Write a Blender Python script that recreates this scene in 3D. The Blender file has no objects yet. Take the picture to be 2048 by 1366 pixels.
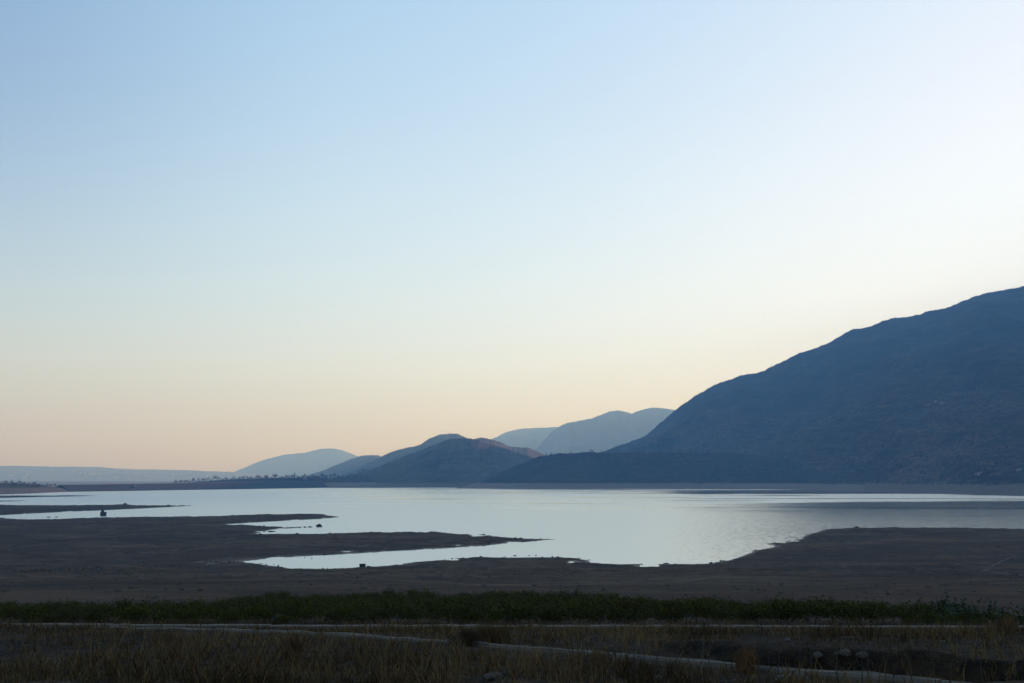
import bpy, math, random
import numpy as np
from mathutils import Vector

S = bpy.context.scene
COL = S.collection
R = math.radians

# ------------------------------------------------------------------ camera
W, Hh, F = 2048.0, 1366.0, 1975.0
HOR = 955.0                       # image row of the true horizon
EYE = 40.0                        # eye height above the lake
PITCH = math.atan((HOR - Hh / 2) / F)
cd = bpy.data.cameras.new('camera')
cam = bpy.data.objects.new('camera', cd)
COL.objects.link(cam)
cd.sensor_width = 36.0
cd.lens = F / W * 36.0
cd.clip_start = 0.1
cd.clip_end = 60000
cam.location = (0, 0, EYE)
cam.rotation_euler = (math.pi / 2 + PITCH, 0, 0)
S.camera = cam

# ------------------------------------------------------------------ sky, sun, exposure
SUN_EL, SUN_AZ = 10.0, 40.0        # degrees; azimuth clockwise from the view axis
wd = bpy.data.worlds.new('World')
S.world = wd
wd.use_nodes = True
nt = wd.node_tree
bg = nt.nodes['Background']
sky = nt.nodes.new('ShaderNodeTexSky')
sky.sky_type = 'NISHITA'
sky.sun_disc = False
sky.sun_elevation = R(SUN_EL)
sky.sun_rotation = R(SUN_AZ)
sky.air_density = 1.6
sky.dust_density = 1.0
sky.ozone_density = 3.0
# photographic shoulder: the sky's huge range pressed into that of the film
sep = nt.nodes.new('ShaderNodeSeparateColor')
com = nt.nodes.new('ShaderNodeCombineColor')
nt.links.new(sky.outputs[0], sep.inputs[0])


def wmath(op, x, y):
    n = nt.nodes.new('ShaderNodeMath')
    n.operation = op
    for i, q in enumerate((x, y)):
        if isinstance(q, (int, float)):
            n.inputs[i].default_value = q
        else:
            nt.links.new(q, n.inputs[i])
    return n.outputs[0]


for i, (k, g) in enumerate(((.54, 8.7), (.575, 9.55), (.64, 11.0))):
    e = wmath('POWER', math.e, wmath('MULTIPLY', sep.outputs[i], -k))
    nt.links.new(wmath('MULTIPLY', wmath('SUBTRACT', 1.0, e), g), com.inputs[i])
# slight colour balance by height above the horizon, and the dusk side of the sky (away from the sun) darker aloft
tc = nt.nodes.new('ShaderNodeTexCoord')
sx_ = nt.nodes.new('ShaderNodeSeparateXYZ')
nt.links.new(tc.outputs['Generated'], sx_.inputs[0])
rp = nt.nodes.new('ShaderNodeValToRGB')
stops = ((0.0, (.865, .975, 1.09)), (.06, (.895, 1.015, 1.125)), (.11, (1.005, 1.075, 1.125)), (.18, (1.025, 1.07, 1.11)), (.27, (1.005, 1.025, 1.07)), (.36, (.965, .97, 1.02)), (.5, (.935, .95, .99)))
el = rp.color_ramp.elements
while len(el) < len(stops):
    el.new(.5)
for e_, (p_, c_) in zip(el, stops):
    e_.position = p_
    e_.color = tuple(x / 1.125 for x in c_) + (1,)
nt.links.new(sx_.outputs[2], rp.inputs[0])
dt = nt.nodes.new('ShaderNodeVectorMath')
dt.operation = 'DOT_PRODUCT'
nt.links.new(tc.outputs['Generated'], dt.inputs[0])
dt.inputs[1].default_value = (math.sin(R(SUN_AZ)) * math.cos(R(SUN_EL)), math.cos(R(SUN_AZ)) * math.cos(R(SUN_EL)), math.sin(R(SUN_EL)))


def wmap(v, a0, a1):
    n = nt.nodes.new('ShaderNodeMapRange')
    n.interpolation_type = 'SMOOTHSTEP'
    nt.links.new(v, n.inputs[0])
    n.inputs[1].default_value, n.inputs[2].default_value = a0, a1
    return n.outputs[0]


def wmix(mode, fac, c1, c2):
    n = nt.nodes.new('ShaderNodeMix')
    n.data_type = 'RGBA'
    n.blend_type = mode
    for sk, q in ((n.inputs[0], fac), (n.inputs[6], c1), (n.inputs[7], c2)):
        if isinstance(q, (int, float)):
            sk.default_value = q
        elif isinstance(q, tuple):
            sk.default_value = q
        else:
            nt.links.new(q, sk)
    return n.outputs[2]


dusk = wmath('MULTIPLY', wmap(dt.outputs['Value'], .68, .30), wmap(sx_.outputs[2], .02, .36))
skyc = wmix('MULTIPLY', 1.0, com.outputs[0], rp.outputs[0])
skyc = wmix('MULTIPLY', dusk, skyc, (.71, .705, .80, 1))
nt.links.new(skyc, bg.inputs[0])
bg.inputs[1].default_value = 0.113


sl = bpy.data.lights.new('sun', 'SUN')
sun = bpy.data.objects.new('sun', sl)
COL.objects.link(sun)
sl.energy = 5.0
sl.angle = R(0.5)
sl.color = (1.0, 0.66, 0.41)
sdir = Vector((math.sin(R(SUN_AZ)) * math.cos(R(SUN_EL)), math.cos(R(SUN_AZ)) * math.cos(R(SUN_EL)), math.sin(R(SUN_EL))))
sun.rotation_euler = sdir.to_track_quat('Z', 'Y').to_euler()

S.view_settings.view_transform = 'Standard'
S.view_settings.look = 'None'
S.view_settings.exposure = 0.0
S.view_settings.gamma = 1.0
S.view_settings.use_curve_mapping = False
S.render.engine = 'CYCLES'
S.cycles.use_denoising = True
S.cycles.max_bounces = 5
S.cycles.diffuse_bounces = 2
S.cycles.glossy_bounces = 2
S.cycles.transmission_bounces = 1
S.cycles.volume_bounces = 1
S.cycles.transparent_max_bounces = 4

# ------------------------------------------------------------------ helpers
rng = np.random.default_rng(7)
random.seed(7)
CP, SP = math.cos(PITCH), math.sin(PITCH)


def ray(u, v):
    xc = (u - W / 2) / F
    yc = (Hh / 2 - v) / F
    return np.array([xc, CP - yc * SP, SP + yc * CP])


def at(u, v, D):
    """World point on the sight line of a photo point at depth D (metres along the view axis)."""
    d = ray(u, v)
    return np.array([0, 0, EYE]) + d * (D / d[1])


def on_water(u, v):
    d = ray(u, v)
    t = -EYE / d[2]
    return np.array([d[0] * t, d[1] * t])


def hash2(ix, iy, seed):
    n = (ix.astype(np.int64) * 374761393 + iy.astype(np.int64) * 668265263 + seed * 1442695041) & 0x7fffffff
    n = ((n ^ (n >> 13)) * 1274126177) & 0x7fffffff
    return ((n ^ (n >> 16)) & 0xffff) / 65535.0


def vnoise(x, y, seed=0):
    x = np.asarray(x, float); y = np.asarray(y, float)
    x0 = np.floor(x); y0 = np.floor(y)
    fx = x - x0; fy = y - y0
    fx = fx * fx * fx * (fx * (fx * 6 - 15) + 10); fy = fy * fy * fy * (fy * (fy * 6 - 15) + 10)
    a = hash2(x0, y0, seed); b = hash2(x0 + 1, y0, seed)
    c = hash2(x0, y0 + 1, seed); d = hash2(x0 + 1, y0 + 1, seed)
    return (a * (1 - fx) + b * fx) * (1 - fy) + (c * (1 - fx) + d * fx) * fy


def fbm(x, y, octs=5, seed=0, gain=0.5):
    s = 0; a = 1; tot = 0
    for o in range(octs):
        s = s + a * (vnoise(x * 2 ** o + 17.3 * o, y * 2 ** o - 9.1 * o, seed + o) - 0.5)
        tot += a
        a *= gain
    return s / tot * 2           # about -1..1


def sstep(a, b, x):
    t = np.clip((x - a) / (b - a), 0, 1)
    return t * t * (3 - 2 * t)


def new_mesh(name, V, Fc, mat=None, smooth=False):
    me = bpy.data.meshes.new(name)
    V = np.asarray(V, np.float32)
    if isinstance(Fc, np.ndarray):
        k = Fc.shape[1]
        me.vertices.add(len(V)); me.vertices.foreach_set('co', V.ravel())
        me.loops.add(Fc.size); me.loops.foreach_set('vertex_index', Fc.ravel().astype(np.int32))
        me.polygons.add(len(Fc))
        me.polygons.foreach_set('loop_start', np.arange(0, Fc.size, k, dtype=np.int32))
        me.polygons.foreach_set('loop_total', np.full(len(Fc), k, np.int32))
        me.update(calc_edges=True)
    else:
        me.from_pydata([tuple(map(float, p)) for p in V], [], [tuple(f) for f in Fc])
        me.update()
    if smooth:
        me.polygons.foreach_set('use_smooth', np.ones(len(me.polygons), bool))
    if mat:
        me.materials.append(mat)
    return me


def obj(name, me, parent=None, loc=(0, 0, 0), rz=0.0, scale=None):
    o = bpy.data.objects.new(name, me)
    COL.objects.link(o)
    o.parent = parent
    o.location = tuple(map(float, loc))
    o.rotation_euler = (0, 0, rz)
    if scale is not None:
        o.scale = scale
    return o


def tag(o, label, cat, group=None, kind=None):
    o['label'] = label
    o['category'] = cat
    if group:
        o['group'] = group
    if kind:
        o['kind'] = kind
    return o


def thing(name, label, cat, loc, group=None, rz=0.0):
    o = bpy.data.objects.new(name, None)
    COL.objects.link(o)
    o.empty_display_size = 0.3
    o.location = tuple(map(float, loc))
    o.rotation_euler = (0, 0, rz)
    return tag(o, label, cat, group)


def copy_thing(src, loc, rz=0.0, sc=1.0, label=None, group=None):
    c = src.copy(); COL.objects.link(c)
    c.location = tuple(map(float, loc)); c.rotation_euler = (0, 0, rz)
    c.scale = (sc, sc, sc) if not isinstance(sc, tuple) else sc
    if label:
        c['label'] = label
    if group:
        c['group'] = group
    for ch in src.children:
        p = ch.copy(); COL.objects.link(p); p.parent = c
        for g in ch.children:
            q = g.copy(); COL.objects.link(q); q.parent = p
    return c


def grid_faces(nr, nc):
    i = np.arange(nr - 1)[:, None] * nc + np.arange(nc - 1)[None, :]
    i = i.ravel()
    return np.stack([i, i + 1, i + nc + 1, i + nc], 1)


class MB:
    """Small mesh builder: boxes, tubes, rocks, leaves."""
    def __init__(s):
        s.v = []; s.f = []

    def add(s, v, f):
        b = len(s.v)
        s.v += [tuple(p) for p in v]
        s.f += [tuple(i + b for i in q) for q in f]

    def box(s, x0, x1, y0, y1, z0, z1):
        s.add([(x0, y0, z0), (x1, y0, z0), (x1, y1, z0), (x0, y1, z0), (x0, y0, z1), (x1, y0, z1), (x1, y1, z1), (x0, y1, z1)],
              [(0, 3, 2, 1), (4, 5, 6, 7), (0, 1, 5, 4), (1, 2, 6, 5), (2, 3, 7, 6), (3, 0, 4, 7)])

    def tube(s, pts, rad, n=5):
        pts = [Vector(p) for p in pts]
        vs = []
        for i, p in enumerate(pts):
            d = (pts[min(i + 1, len(pts) - 1)] - pts[max(i - 1, 0)]).normalized()
            a = d.orthogonal().normalized(); b = d.cross(a)
            r = rad[i] if hasattr(rad, '__len__') else rad
            for k in range(n):
                t = 2 * math.pi * k / n
                vs.append(p + a * (r * math.cos(t)) + b * (r * math.sin(t)))
        fs = []
        for i in range(len(pts) - 1):
            for k in range(n):
                fs.append((i * n + k, i * n + (k + 1) % n, (i + 1) * n + (k + 1) % n, (i + 1) * n + k))
        fs.append(tuple(range(n - 1, -1, -1))); fs.append(tuple((len(pts) - 1) * n + k for k in range(n)))
        s.add(vs, fs)

    def mesh(s, name, mat=None, smooth=False):
        return new_mesh(name, s.v, s.f, mat, smooth)


def rock_mesh(name, mat, sx, sy, sz, seed, n=9, m=6):
    V = []; Fc = []
    g = np.random.default_rng(seed)
    ph = g.uniform(0, 6.28, 8)
    for j in range(m + 1):
        th = math.pi * j / m
        for i in range(n):
            a = 2 * math.pi * i / n
            r = 1 + .16 * math.sin(2 * a + ph[0]) + .12 * math.sin(3 * a + ph[1] + th * 2) + .1 * math.sin(5 * a + ph[2] - th * 3) + g.uniform(-.09, .09)
            V.append((sx * r * math.sin(th) * math.cos(a), sy * r * math.sin(th) * math.sin(a), sz * (math.cos(th) * (1 + .15 * math.sin(a + ph[3])) * .8 + .25)))
    for j in range(m):
        for i in range(n):
            Fc.append((j * n + i, (j + 1) * n + i, (j + 1) * n + (i + 1) % n, j * n + (i + 1) % n))
    return new_mesh(name, V, Fc, mat)


def leaf_quads(C, size, up=0.3, g=None):
    """One bent-free quad leaf per centre, random orientation."""
    g = g or rng
    n = len(C)
    N = g.normal(size=(n, 3)); N[:, 2] += up
    N /= np.linalg.norm(N, axis=1)[:, None]
    A = np.cross(N, g.normal(size=(n, 3))); A /= np.linalg.norm(A, axis=1)[:, None]
    B = np.cross(N, A)
    s = (np.asarray(size) * g.uniform(.6, 1.3, n))[:, None]
    V = np.empty((n, 4, 3))
    V[:, 0] = C - A * s * .55
    V[:, 1] = C + B * s * .38
    V[:, 2] = C + A * s * .55
    V[:, 3] = C - B * s * .38
    return V.reshape(-1, 3), np.arange(4 * n).reshape(-1, 4)


def set_attr(me, name, vals, domain='FACE'):
    at_ = me.attributes.new(name, 'FLOAT', domain)
    at_.data.foreach_set('value', np.asarray(vals, np.float32))


# ------------------------------------------------------------------ materials
def base_mat(name, rough=0.9, spec=0.2):
    m = bpy.data.materials.new(name)
    m.use_nodes = True
    b = m.node_tree.nodes['Principled BSDF']
    b.inputs['Roughness'].default_value = rough
    b.inputs['Specular IOR Level'].default_value = spec
    return m, m.node_tree, b


def N(nt, t, **kw):
    n = nt.nodes.new(t)
    for k, v in kw.items():
        setattr(n, k, v)
    return n


def ramp(nt, fac, stops):
    r = N(nt, 'ShaderNodeValToRGB')
    el = r.color_ramp.elements
    while len(el) < len(stops):
        el.new(0.5)
    for e, (p, c) in zip(el, stops):
        e.position = p
        e.color = (c[0], c[1], c[2], 1)
    nt.links.new(fac, r.inputs[0])
    return r.outputs[0]


def noise(nt, scale=(1, 1, 1), detail=6, rough=.6, dist=0.0, coord='Position'):
    if coord == 'Position':
        c = N(nt, 'ShaderNodeNewGeometry').outputs['Position']
    else:
        c = N(nt, 'ShaderNodeTexCoord').outputs['Object']
    mp = N(nt, 'ShaderNodeMapping')
    mp.inputs['Scale'].default_value = scale
    nt.links.new(c, mp.inputs[0])
    n = N(nt, 'ShaderNodeTexNoise')
    n.inputs['Scale'].default_value = 1.0
    n.inputs['Detail'].default_value = detail
    n.inputs['Roughness'].default_value = rough
    n.inputs['Distortion'].default_value = dist
    nt.links.new(mp.outputs[0], n.inputs['Vector'])
    return n.outputs['Fac']


def mixc(nt, fac, a, b, mode='MIX'):
    n = N(nt, 'ShaderNodeMix', data_type='RGBA', blend_type=mode)
    for sock, val in ((n.inputs[0], fac), (n.inputs[6], a), (n.inputs[7], b)):
        if isinstance(val, (int, float)):
            sock.default_value = val
        elif isinstance(val, tuple):
            sock.default_value = (val[0], val[1], val[2], 1)
        else:
            nt.links.new(val, sock)
    return n.outputs[2]


def math_(nt, op, a, b=None, c=None, clamp=False):
    n = N(nt, 'ShaderNodeMath', operation=op)
    n.use_clamp = clamp
    for i, val in enumerate((a, b, c)):
        if val is None:
            continue
        if isinstance(val, (int, float)):
            n.inputs[i].default_value = val
        else:
            nt.links.new(val, n.inputs[i])
    return n.outputs[0]


def maprange(nt, v, a, b, c=0.0, d=1.0, smooth=True):
    n = N(nt, 'ShaderNodeMapRange')
    n.interpolation_type = 'SMOOTHSTEP' if smooth else 'LINEAR'
    nt.links.new(v, n.inputs[0])
    for i, x in enumerate((a, b, c, d)):
        n.inputs[i + 1].default_value = x
    return n.outputs[0]


def add_bump(nt, b, h, dist, strength=1.0):
    bp = N(nt, 'ShaderNodeBump')
    bp.inputs['Distance'].default_value = dist
    bp.inputs['Strength'].default_value = strength
    nt.links.new(h, bp.inputs['Height'])
    nt.links.new(bp.outputs[0], b.inputs['Normal'])


def simple(name, c0, c1, scale=3.0, rough=.9, bump=0.0, coord='Object', spec=.2):
    m, nt, b = base_mat(name, rough, spec)
    n = noise(nt, (scale,) * 3, 6, .65, 0, coord)
    nt.links.new(ramp(nt, n, [(.3, c0), (.7, c1)]), b.inputs['Base Color'])
    if bump:
        add_bump(nt, b, n, bump)
    return m


def leafy(name, dark, light, rough=.6, dry=None):
    m, nt, b = base_mat(name, rough, .06)
    a = N(nt, 'ShaderNodeAttribute', attribute_name='tint')
    oi = N(nt, 'ShaderNodeObjectInfo')
    f = math_(nt, 'ADD', a.outputs['Fac'], math_(nt, 'MULTIPLY', oi.outputs['Random'], .25))
    c = ramp(nt, f, [(0.0, dark), (1.1 / 1.2, light)])
    if dry:
        # patches of withered leaves
        p = noise(nt, (.12, .22, .2), 5, .7)
        c = mixc(nt, maprange(nt, p, .52, .66, 0, .8), c, dry)
    nt.links.new(c, b.inputs['Base Color'])
    return m


def N_z(nt):
    z = N(nt, 'ShaderNodeSeparateXYZ')
    nt.links.new(N(nt, 'ShaderNodeNewGeometry').outputs['Position'], z.inputs[0])
    return z.outputs[2]


def hill_mat(name, scrub, earth, bare, zbare, fine=1.0):
    """Scrub-covered slope with bare and rocky patches; a bare band of drawn-down shore below zbare."""
    m, nt, b = base_mat(name, .95, .1)
    big = noise(nt, (.004, .004, .010), 6, .65, .6)
    mid = noise(nt, (.018 * fine, .018 * fine, .09 * fine), 7, .75, .5)
    spk = noise(nt, (.08 * fine, .08 * fine, .12 * fine), 5, .75)
    ter = noise(nt, (.003, .003, .11), 5, .7, .8)
    f = math_(nt, 'ADD', math_(nt, 'MULTIPLY', big, .55), math_(nt, 'MULTIPLY', mid, .45))
    f = math_(nt, 'ADD', f, maprange(nt, N_z(nt), 60.0, 700.0, .03, -.035, False))
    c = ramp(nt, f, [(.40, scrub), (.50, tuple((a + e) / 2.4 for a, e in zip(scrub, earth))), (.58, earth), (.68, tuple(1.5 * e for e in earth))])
    mpv = N(nt, 'ShaderNodeMapping')
    mpv.inputs['Scale'].default_value = (.0075 * fine, .0075 * fine, .024 * fine)
    nt.links.new(N(nt, 'ShaderNodeNewGeometry').outputs['Position'], mpv.inputs[0])
    vor = N(nt, 'ShaderNodeTexVoronoi')
    nt.links.new(mpv.outputs[0], vor.inputs['Vector'])
    cell = N(nt, 'ShaderNodeSeparateColor')
    nt.links.new(vor.outputs['Color'], cell.inputs[0])
    fields = math_(nt, 'MULTIPLY', maprange(nt, cell.outputs[0], .52, .62), maprange(nt, N_z(nt), 520.0, 180.0))
    c = mixc(nt, math_(nt, 'MULTIPLY', fields, maprange(nt, mid, .36, .60, .1, .5)), c, mixc(nt, cell.outputs[1], tuple(1.25 * e for e in earth), tuple(2.0 * e for e in earth)))
    c = mixc(nt, math_(nt, 'MULTIPLY', maprange(nt, spk, .44, .62), .8), c, tuple(x * .4 for x in scrub))
    c = mixc(nt, math_(nt, 'MULTIPLY', maprange(nt, ter, .58, .68), maprange(nt, mid, .45, .6)), c, tuple(1.7 * e for e in earth))
    z = N(nt, 'ShaderNodeSeparateXYZ')
    nt.links.new(N(nt, 'ShaderNodeNewGeometry').outputs['Position'], z.inputs[0])
    zz = math_(nt, 'ADD', z.outputs[2], math_(nt, 'MULTIPLY', math_(nt, 'SUBTRACT', mid, .5), 16.0))
    band = noise(nt, (.004, .004, .35), 4, .6)
    bc = mixc(nt, band, tuple(x * .6 for x in bare), bare)
    c = mixc(nt, maprange(nt, zz, zbare * .88, zbare * 1.12), bc, c)
    nt.links.new(c, b.inputs['Base Color'])
    return m


M = {}
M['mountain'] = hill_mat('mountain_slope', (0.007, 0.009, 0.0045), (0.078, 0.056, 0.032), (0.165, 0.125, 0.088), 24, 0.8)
M['headland'] = hill_mat('headland_slope', (0.005, 0.008, 0.004), (0.055, 0.042, 0.025), (0.22, 0.17, 0.125), 20, 1.4)
M['hill'] = hill_mat('hill_slope', (0.014, 0.016, 0.009), (0.085, 0.062, 0.038), (0.13, 0.105, 0.075), 18, 1.0)
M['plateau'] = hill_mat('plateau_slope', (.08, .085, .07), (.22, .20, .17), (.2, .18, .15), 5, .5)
M['promontory'] = hill_mat('promontory_slope', (.014, .018, .009), (.035, .036, .022), (.11, .10, .078), 13, 1.5)
M['dam'] = simple('dam_rockfill', (.018, .018, .018), (.04, .04, .04), .15, .95, 0, 'Position')
M['concrete'] = simple('weathered_concrete', (.10, .097, .09), (.2, .195, .18), 2.0, .9, .01, 'Position')
M['coping'] = simple('coping_concrete', (.085, .068, .048), (.160, .130, .095), 1.3, .9, .015, 'Position')
M['white'] = simple('white_plaster', (.20, .19, .17), (.27, .26, .24), .3)
M['pale'] = simple('pale_plaster', (.12, .105, .085), (.18, .16, .13), .3)
M['rooftile'] = simple('roof_concrete', (.22, .2, .18), (.34, .3, .27), .4)
M['dark_glass'] = simple('window_dark', (.015, .017, .02), (.03, .03, .035), 1, .3)
M['rock'] = simple('shore_rock', (.02, .017, .014), (.06, .052, .043), 1.2, .95, .06)
M['farhouse'] = simple('pale_far_plaster', (.55, .52, .46), (.70, .66, .60), .3)  # own pale plaster colour of the plateau houses, brighter than the nearer plasters
M['palestone'] = simple('pale_limestone', (.045, .038, .028), (.11, .096, .077), 4.0, .9, .02)
M['wallstone'] = simple('field_stone', (.03, .026, .021), (.12, .108, .09), 2.5, .95, .02, 'Position')
M['earthstone'] = simple('dusty_stone', (.035, .027, .02), (.09, .072, .056), 3.0, .95, .02)
M['bark'] = simple('bark', (.03, .025, .02), (.07, .058, .045), 6.0)
M['darkmetal'] = simple('dark_painted_metal', (.012, .012, .014), (.03, .03, .03), 2.0, .55)
M['darkplank'] = simple('dark_planks', (.02, .017, .014), (.05, .043, .036), 3.0)
M['rust'] = simple('rusty_steel', (.03, .022, .02), (.07, .045, .035), 2.0, .8)
M['tyre'] = simple('tyre_rubber', (.01, .01, .01), (.02, .02, .02), 4.0)
M['vine'] = leafy('vine_leaves', (.011, .013, .0025), (.063, .064, .008), .9, (.042, .030, .010))
M['shrub'] = leafy('shrub_leaves', (.012, .02, .010), (.04, .06, .022))
M['tree'] = leafy('tree_leaves', (.010, .014, .009), (.026, .032, .02))
M['grass'] = leafy('dry_grass', (.018, .0112, .0048), (.205, .125, .049), .8)
M['drybush'] = leafy('dry_bush_twigs', (.035, .020, .010), (.19, .095, .036), .85)
M['darkbush'] = leafy('dark_dead_bush', (.009, .006, .0035), (.045, .028, .014), .85)
M['stalk'] = simple('dry_weed_stalk', (.03, .024, .016), (.075, .06, .04), 9.0)
M['seed'] = simple('dry_seed_head', (.022, .016, .01), (.055, .042, .026), 30.0)
M['palestalk'] = simple('pale_straw_stalk', (.06, .05, .034), (.12, .105, .075), 9.0)


def shore_material():
    m, nt, b = base_mat('dry_lakebed_earth', .95, .12)
    z = N(nt, 'ShaderNodeSeparateXYZ')
    nt.links.new(N(nt, 'ShaderNodeNewGeometry').outputs['Position'], z.inputs[0])
    big = noise(nt, (.012, .02, .02), 6, .62, .6)
    mid = noise(nt, (.05, .13, .2), 8, .78, .5)
    fin = noise(nt, (.55, .9, 1.5), 7, .75)
    f = math_(nt, 'ADD', math_(nt, 'MULTIPLY', big, .55), math_(nt, 'MULTIPLY', mid, .45))
    c = ramp(nt, f, [(.38, (.0145, .0088, .0043)), (.46, (.034, .0195, .0100)), (.52, (.059, .0330, .0162)), (.59, (.110, .068, .037))])
    c = mixc(nt, math_(nt, 'MULTIPLY', maprange(nt, fin, .5, .66), .7), c, (.10, .069, .043), 'MIX')
    c = mixc(nt, maprange(nt, fin, .46, .34, 0, .7), c, (.011, .0075, .0045))
    # old water lines: thin pale and dark bands that follow the contour
    band = noise(nt, (.005, .005, 3.2), 4, .7)
    c = mixc(nt, maprange(nt, band, .54, .64, 0, .75), c, (.018, .012, .007))
    c = mixc(nt, maprange(nt, band, .45, .37, 0, .65), c, (.095, .066, .042))
    # reddish soil near the vineyard
    red = maprange(nt, z.outputs[1], 250.0, 120.0)
    c = mixc(nt, math_(nt, 'MULTIPLY', red, .45), c, (.052, .0255, .0150))
    # straw litter and humus under the near grass
    near = maprange(nt, z.outputs[1], 74.0, 60.0)
    lit = noise(nt, (2.2, 2.2, 2.2), 8, .78)
    lit2 = noise(nt, (.35, .35, .35), 5, .65)
    lf = math_(nt, 'ADD', math_(nt, 'MULTIPLY', lit, .6), math_(nt, 'MULTIPLY', lit2, .4))
    c = mixc(nt, near, c, ramp(nt, lf, [(.40, (.008, .0050, .0022)), (.50, (.018, .0110, .0050)), (.60, (.050, .031, .0145))]))
    # wet mud along the water
    wet = maprange(nt, math_(nt, 'ADD', z.outputs[2], math_(nt, 'MULTIPLY', math_(nt, 'SUBTRACT', mid, .5), .5)), .1, .48, 1, 0)
    c = mixc(nt, math_(nt, 'MULTIPLY', wet, .7), c, (.010, .008, .006))
    nt.links.new(c, b.inputs['Base Color'])
    nt.links.new(maprange(nt, wet, 0, 1, .95, .42), b.inputs['Roughness'])
    add_bump(nt, b, math_(nt, 'ADD', math_(nt, 'MULTIPLY', mid, 2.0), math_(nt, 'MULTIPLY', fin, .5)), .6)
    return m


def water_material():
    m, nt, b = base_mat('lake_water', .2, .5)
    b.inputs['Base Color'].default_value = (.012, .022, .026, 1)
    b.inputs['IOR'].default_value = 1.333
    P = N(nt, 'ShaderNodeSeparateXYZ')
    nt.links.new(N(nt, 'ShaderNodeNewGeometry').outputs['Position'], P.inputs[0])
    x, y = P.outputs[0], P.outputs[1]
    q = math_(nt, 'DIVIDE', x, y)
    st = noise(nt, (.0011, .0062, 1), 6, .62, 1.2)
    st2 = noise(nt, (.004, .016, 1), 5, .6, .8)
    f = math_(nt, 'ADD', math_(nt, 'MULTIPLY', st, .7), math_(nt, 'MULTIPLY', st2, .3))
    far = maprange(nt, y, 900.0, 3200.0)
    # wind-ruffled water, with calm slicks more common far off
    calm = maprange(nt, math_(nt, 'ADD', f, math_(nt, 'MULTIPLY', far, .085)), .535, .63)
    calm = math_(nt, 'MULTIPLY', calm, maprange(nt, y, 900.0, 1700.0))
    rgh = math_(nt, 'SUBTRACT', .36, math_(nt, 'MULTIPLY', calm, .22))
    # long lee slick below the right-hand mountain and the quieter water off the near right shore
    wob = math_(nt, 'MULTIPLY', math_(nt, 'SUBTRACT', st, .5), 420.0)
    yw = math_(nt, 'ADD', y, wob)
    yo = math_(nt, 'ADD', yw, math_(nt, 'MULTIPLY', math_(nt, 'SUBTRACT', q, .25), -500.0))
    lee = math_(nt, 'MULTIPLY', maprange(nt, q, .10, .22), math_(nt, 'MULTIPLY', maprange(nt, yw, 2450.0, 2550.0), maprange(nt, yw, 3250.0, 3050.0)))
    off = math_(nt, 'MULTIPLY', maprange(nt, q, .10, .34), math_(nt, 'MULTIPLY', maprange(nt, yo, -500.0, 1400.0, 0, 1, False), maprange(nt, yo, 1640.0, 1540.0)))
    left = math_(nt, 'MULTIPLY', maprange(nt, q, -.10, -.34), maprange(nt, yw, 1250.0, 1900.0))
    chop = noise(nt, (.05, .11, 1), 4, .7)
    rgh = math_(nt, 'SUBTRACT', rgh, math_(nt, 'MULTIPLY', lee, .33))
    rgh = math_(nt, 'ADD', rgh, math_(nt, 'MULTIPLY', left, math_(nt, 'MULTIPLY', maprange(nt, f, .42, .54), .22)))
    rgh = math_(nt, 'ADD', rgh, math_(nt, 'MULTIPLY', maprange(nt, y, 1700.0, 2600.0), math_(nt, 'MULTIPLY', maprange(nt, st2, .48, .60), .16)))
    rgh = math_(nt, 'SUBTRACT', rgh, math_(nt, 'MULTIPLY', math_(nt, 'MULTIPLY', off, maprange(nt, chop, .3, .6, .8, 1.0)), .255))
    fine = noise(nt, (.16, .42, 1), 4, .7)
    bay = math_(nt, 'MULTIPLY', maprange(nt, y, 1250.0, 650.0), maprange(nt, q, .04, .24))
    rgh = math_(nt, 'SUBTRACT', rgh, math_(nt, 'MULTIPLY', bay, maprange(nt, fine, .44, .60, -.04, .12)))
    rgh = math_(nt, 'MAXIMUM', rgh, .03)
    nt.links.new(rgh, b.inputs['Roughness'])
    w1 = noise(nt, (.25, .9, 1), 4, .6, .4)
    w2 = noise(nt, (.05, .16, 1), 3, .6, .4)
    add_bump(nt, b, math_(nt, 'ADD', w1, math_(nt, 'MULTIPLY', w2, 2.0)), .05, 1.0)
    # rippled water seen at a grazing angle shows mostly the wave faces turned to the viewer: a strong, slightly green reflection
    gl = N(nt, 'ShaderNodeBsdfGlossy')
    gl.distribution = 'MULTI_GGX'
    gl.inputs['Color'].default_value = (.795, .785, .71, 1)
    nt.links.new(rgh, gl.inputs['Roughness'])
    nt.links.new(b.inputs['Normal'].links[0].from_socket, gl.inputs['Normal'])
    lw = N(nt, 'ShaderNodeLayerWeight')
    mx = N(nt, 'ShaderNodeMixShader')
    nt.links.new(maprange(nt, lw.outputs['Facing'], .45, .85), mx.inputs[0])
    nt.links.new(b.outputs[0], mx.inputs[1])
    nt.links.new(gl.outputs[0], mx.inputs[2])
    nt.links.new(mx.outputs[0], nt.nodes['Material Output'].inputs['Surface'])
    return m


M['shore'] = shore_material()
M['water'] = water_material()
M['track'] = simple('pale_track_dust', (.045, .034, .024), (.08, .063, .046), .6, .95, 0, 'Position')
M['mud'] = simple('plain_earth', (.05, .047, .042), (.09, .082, .07), .01, .95, 0, 'Position')

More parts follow.
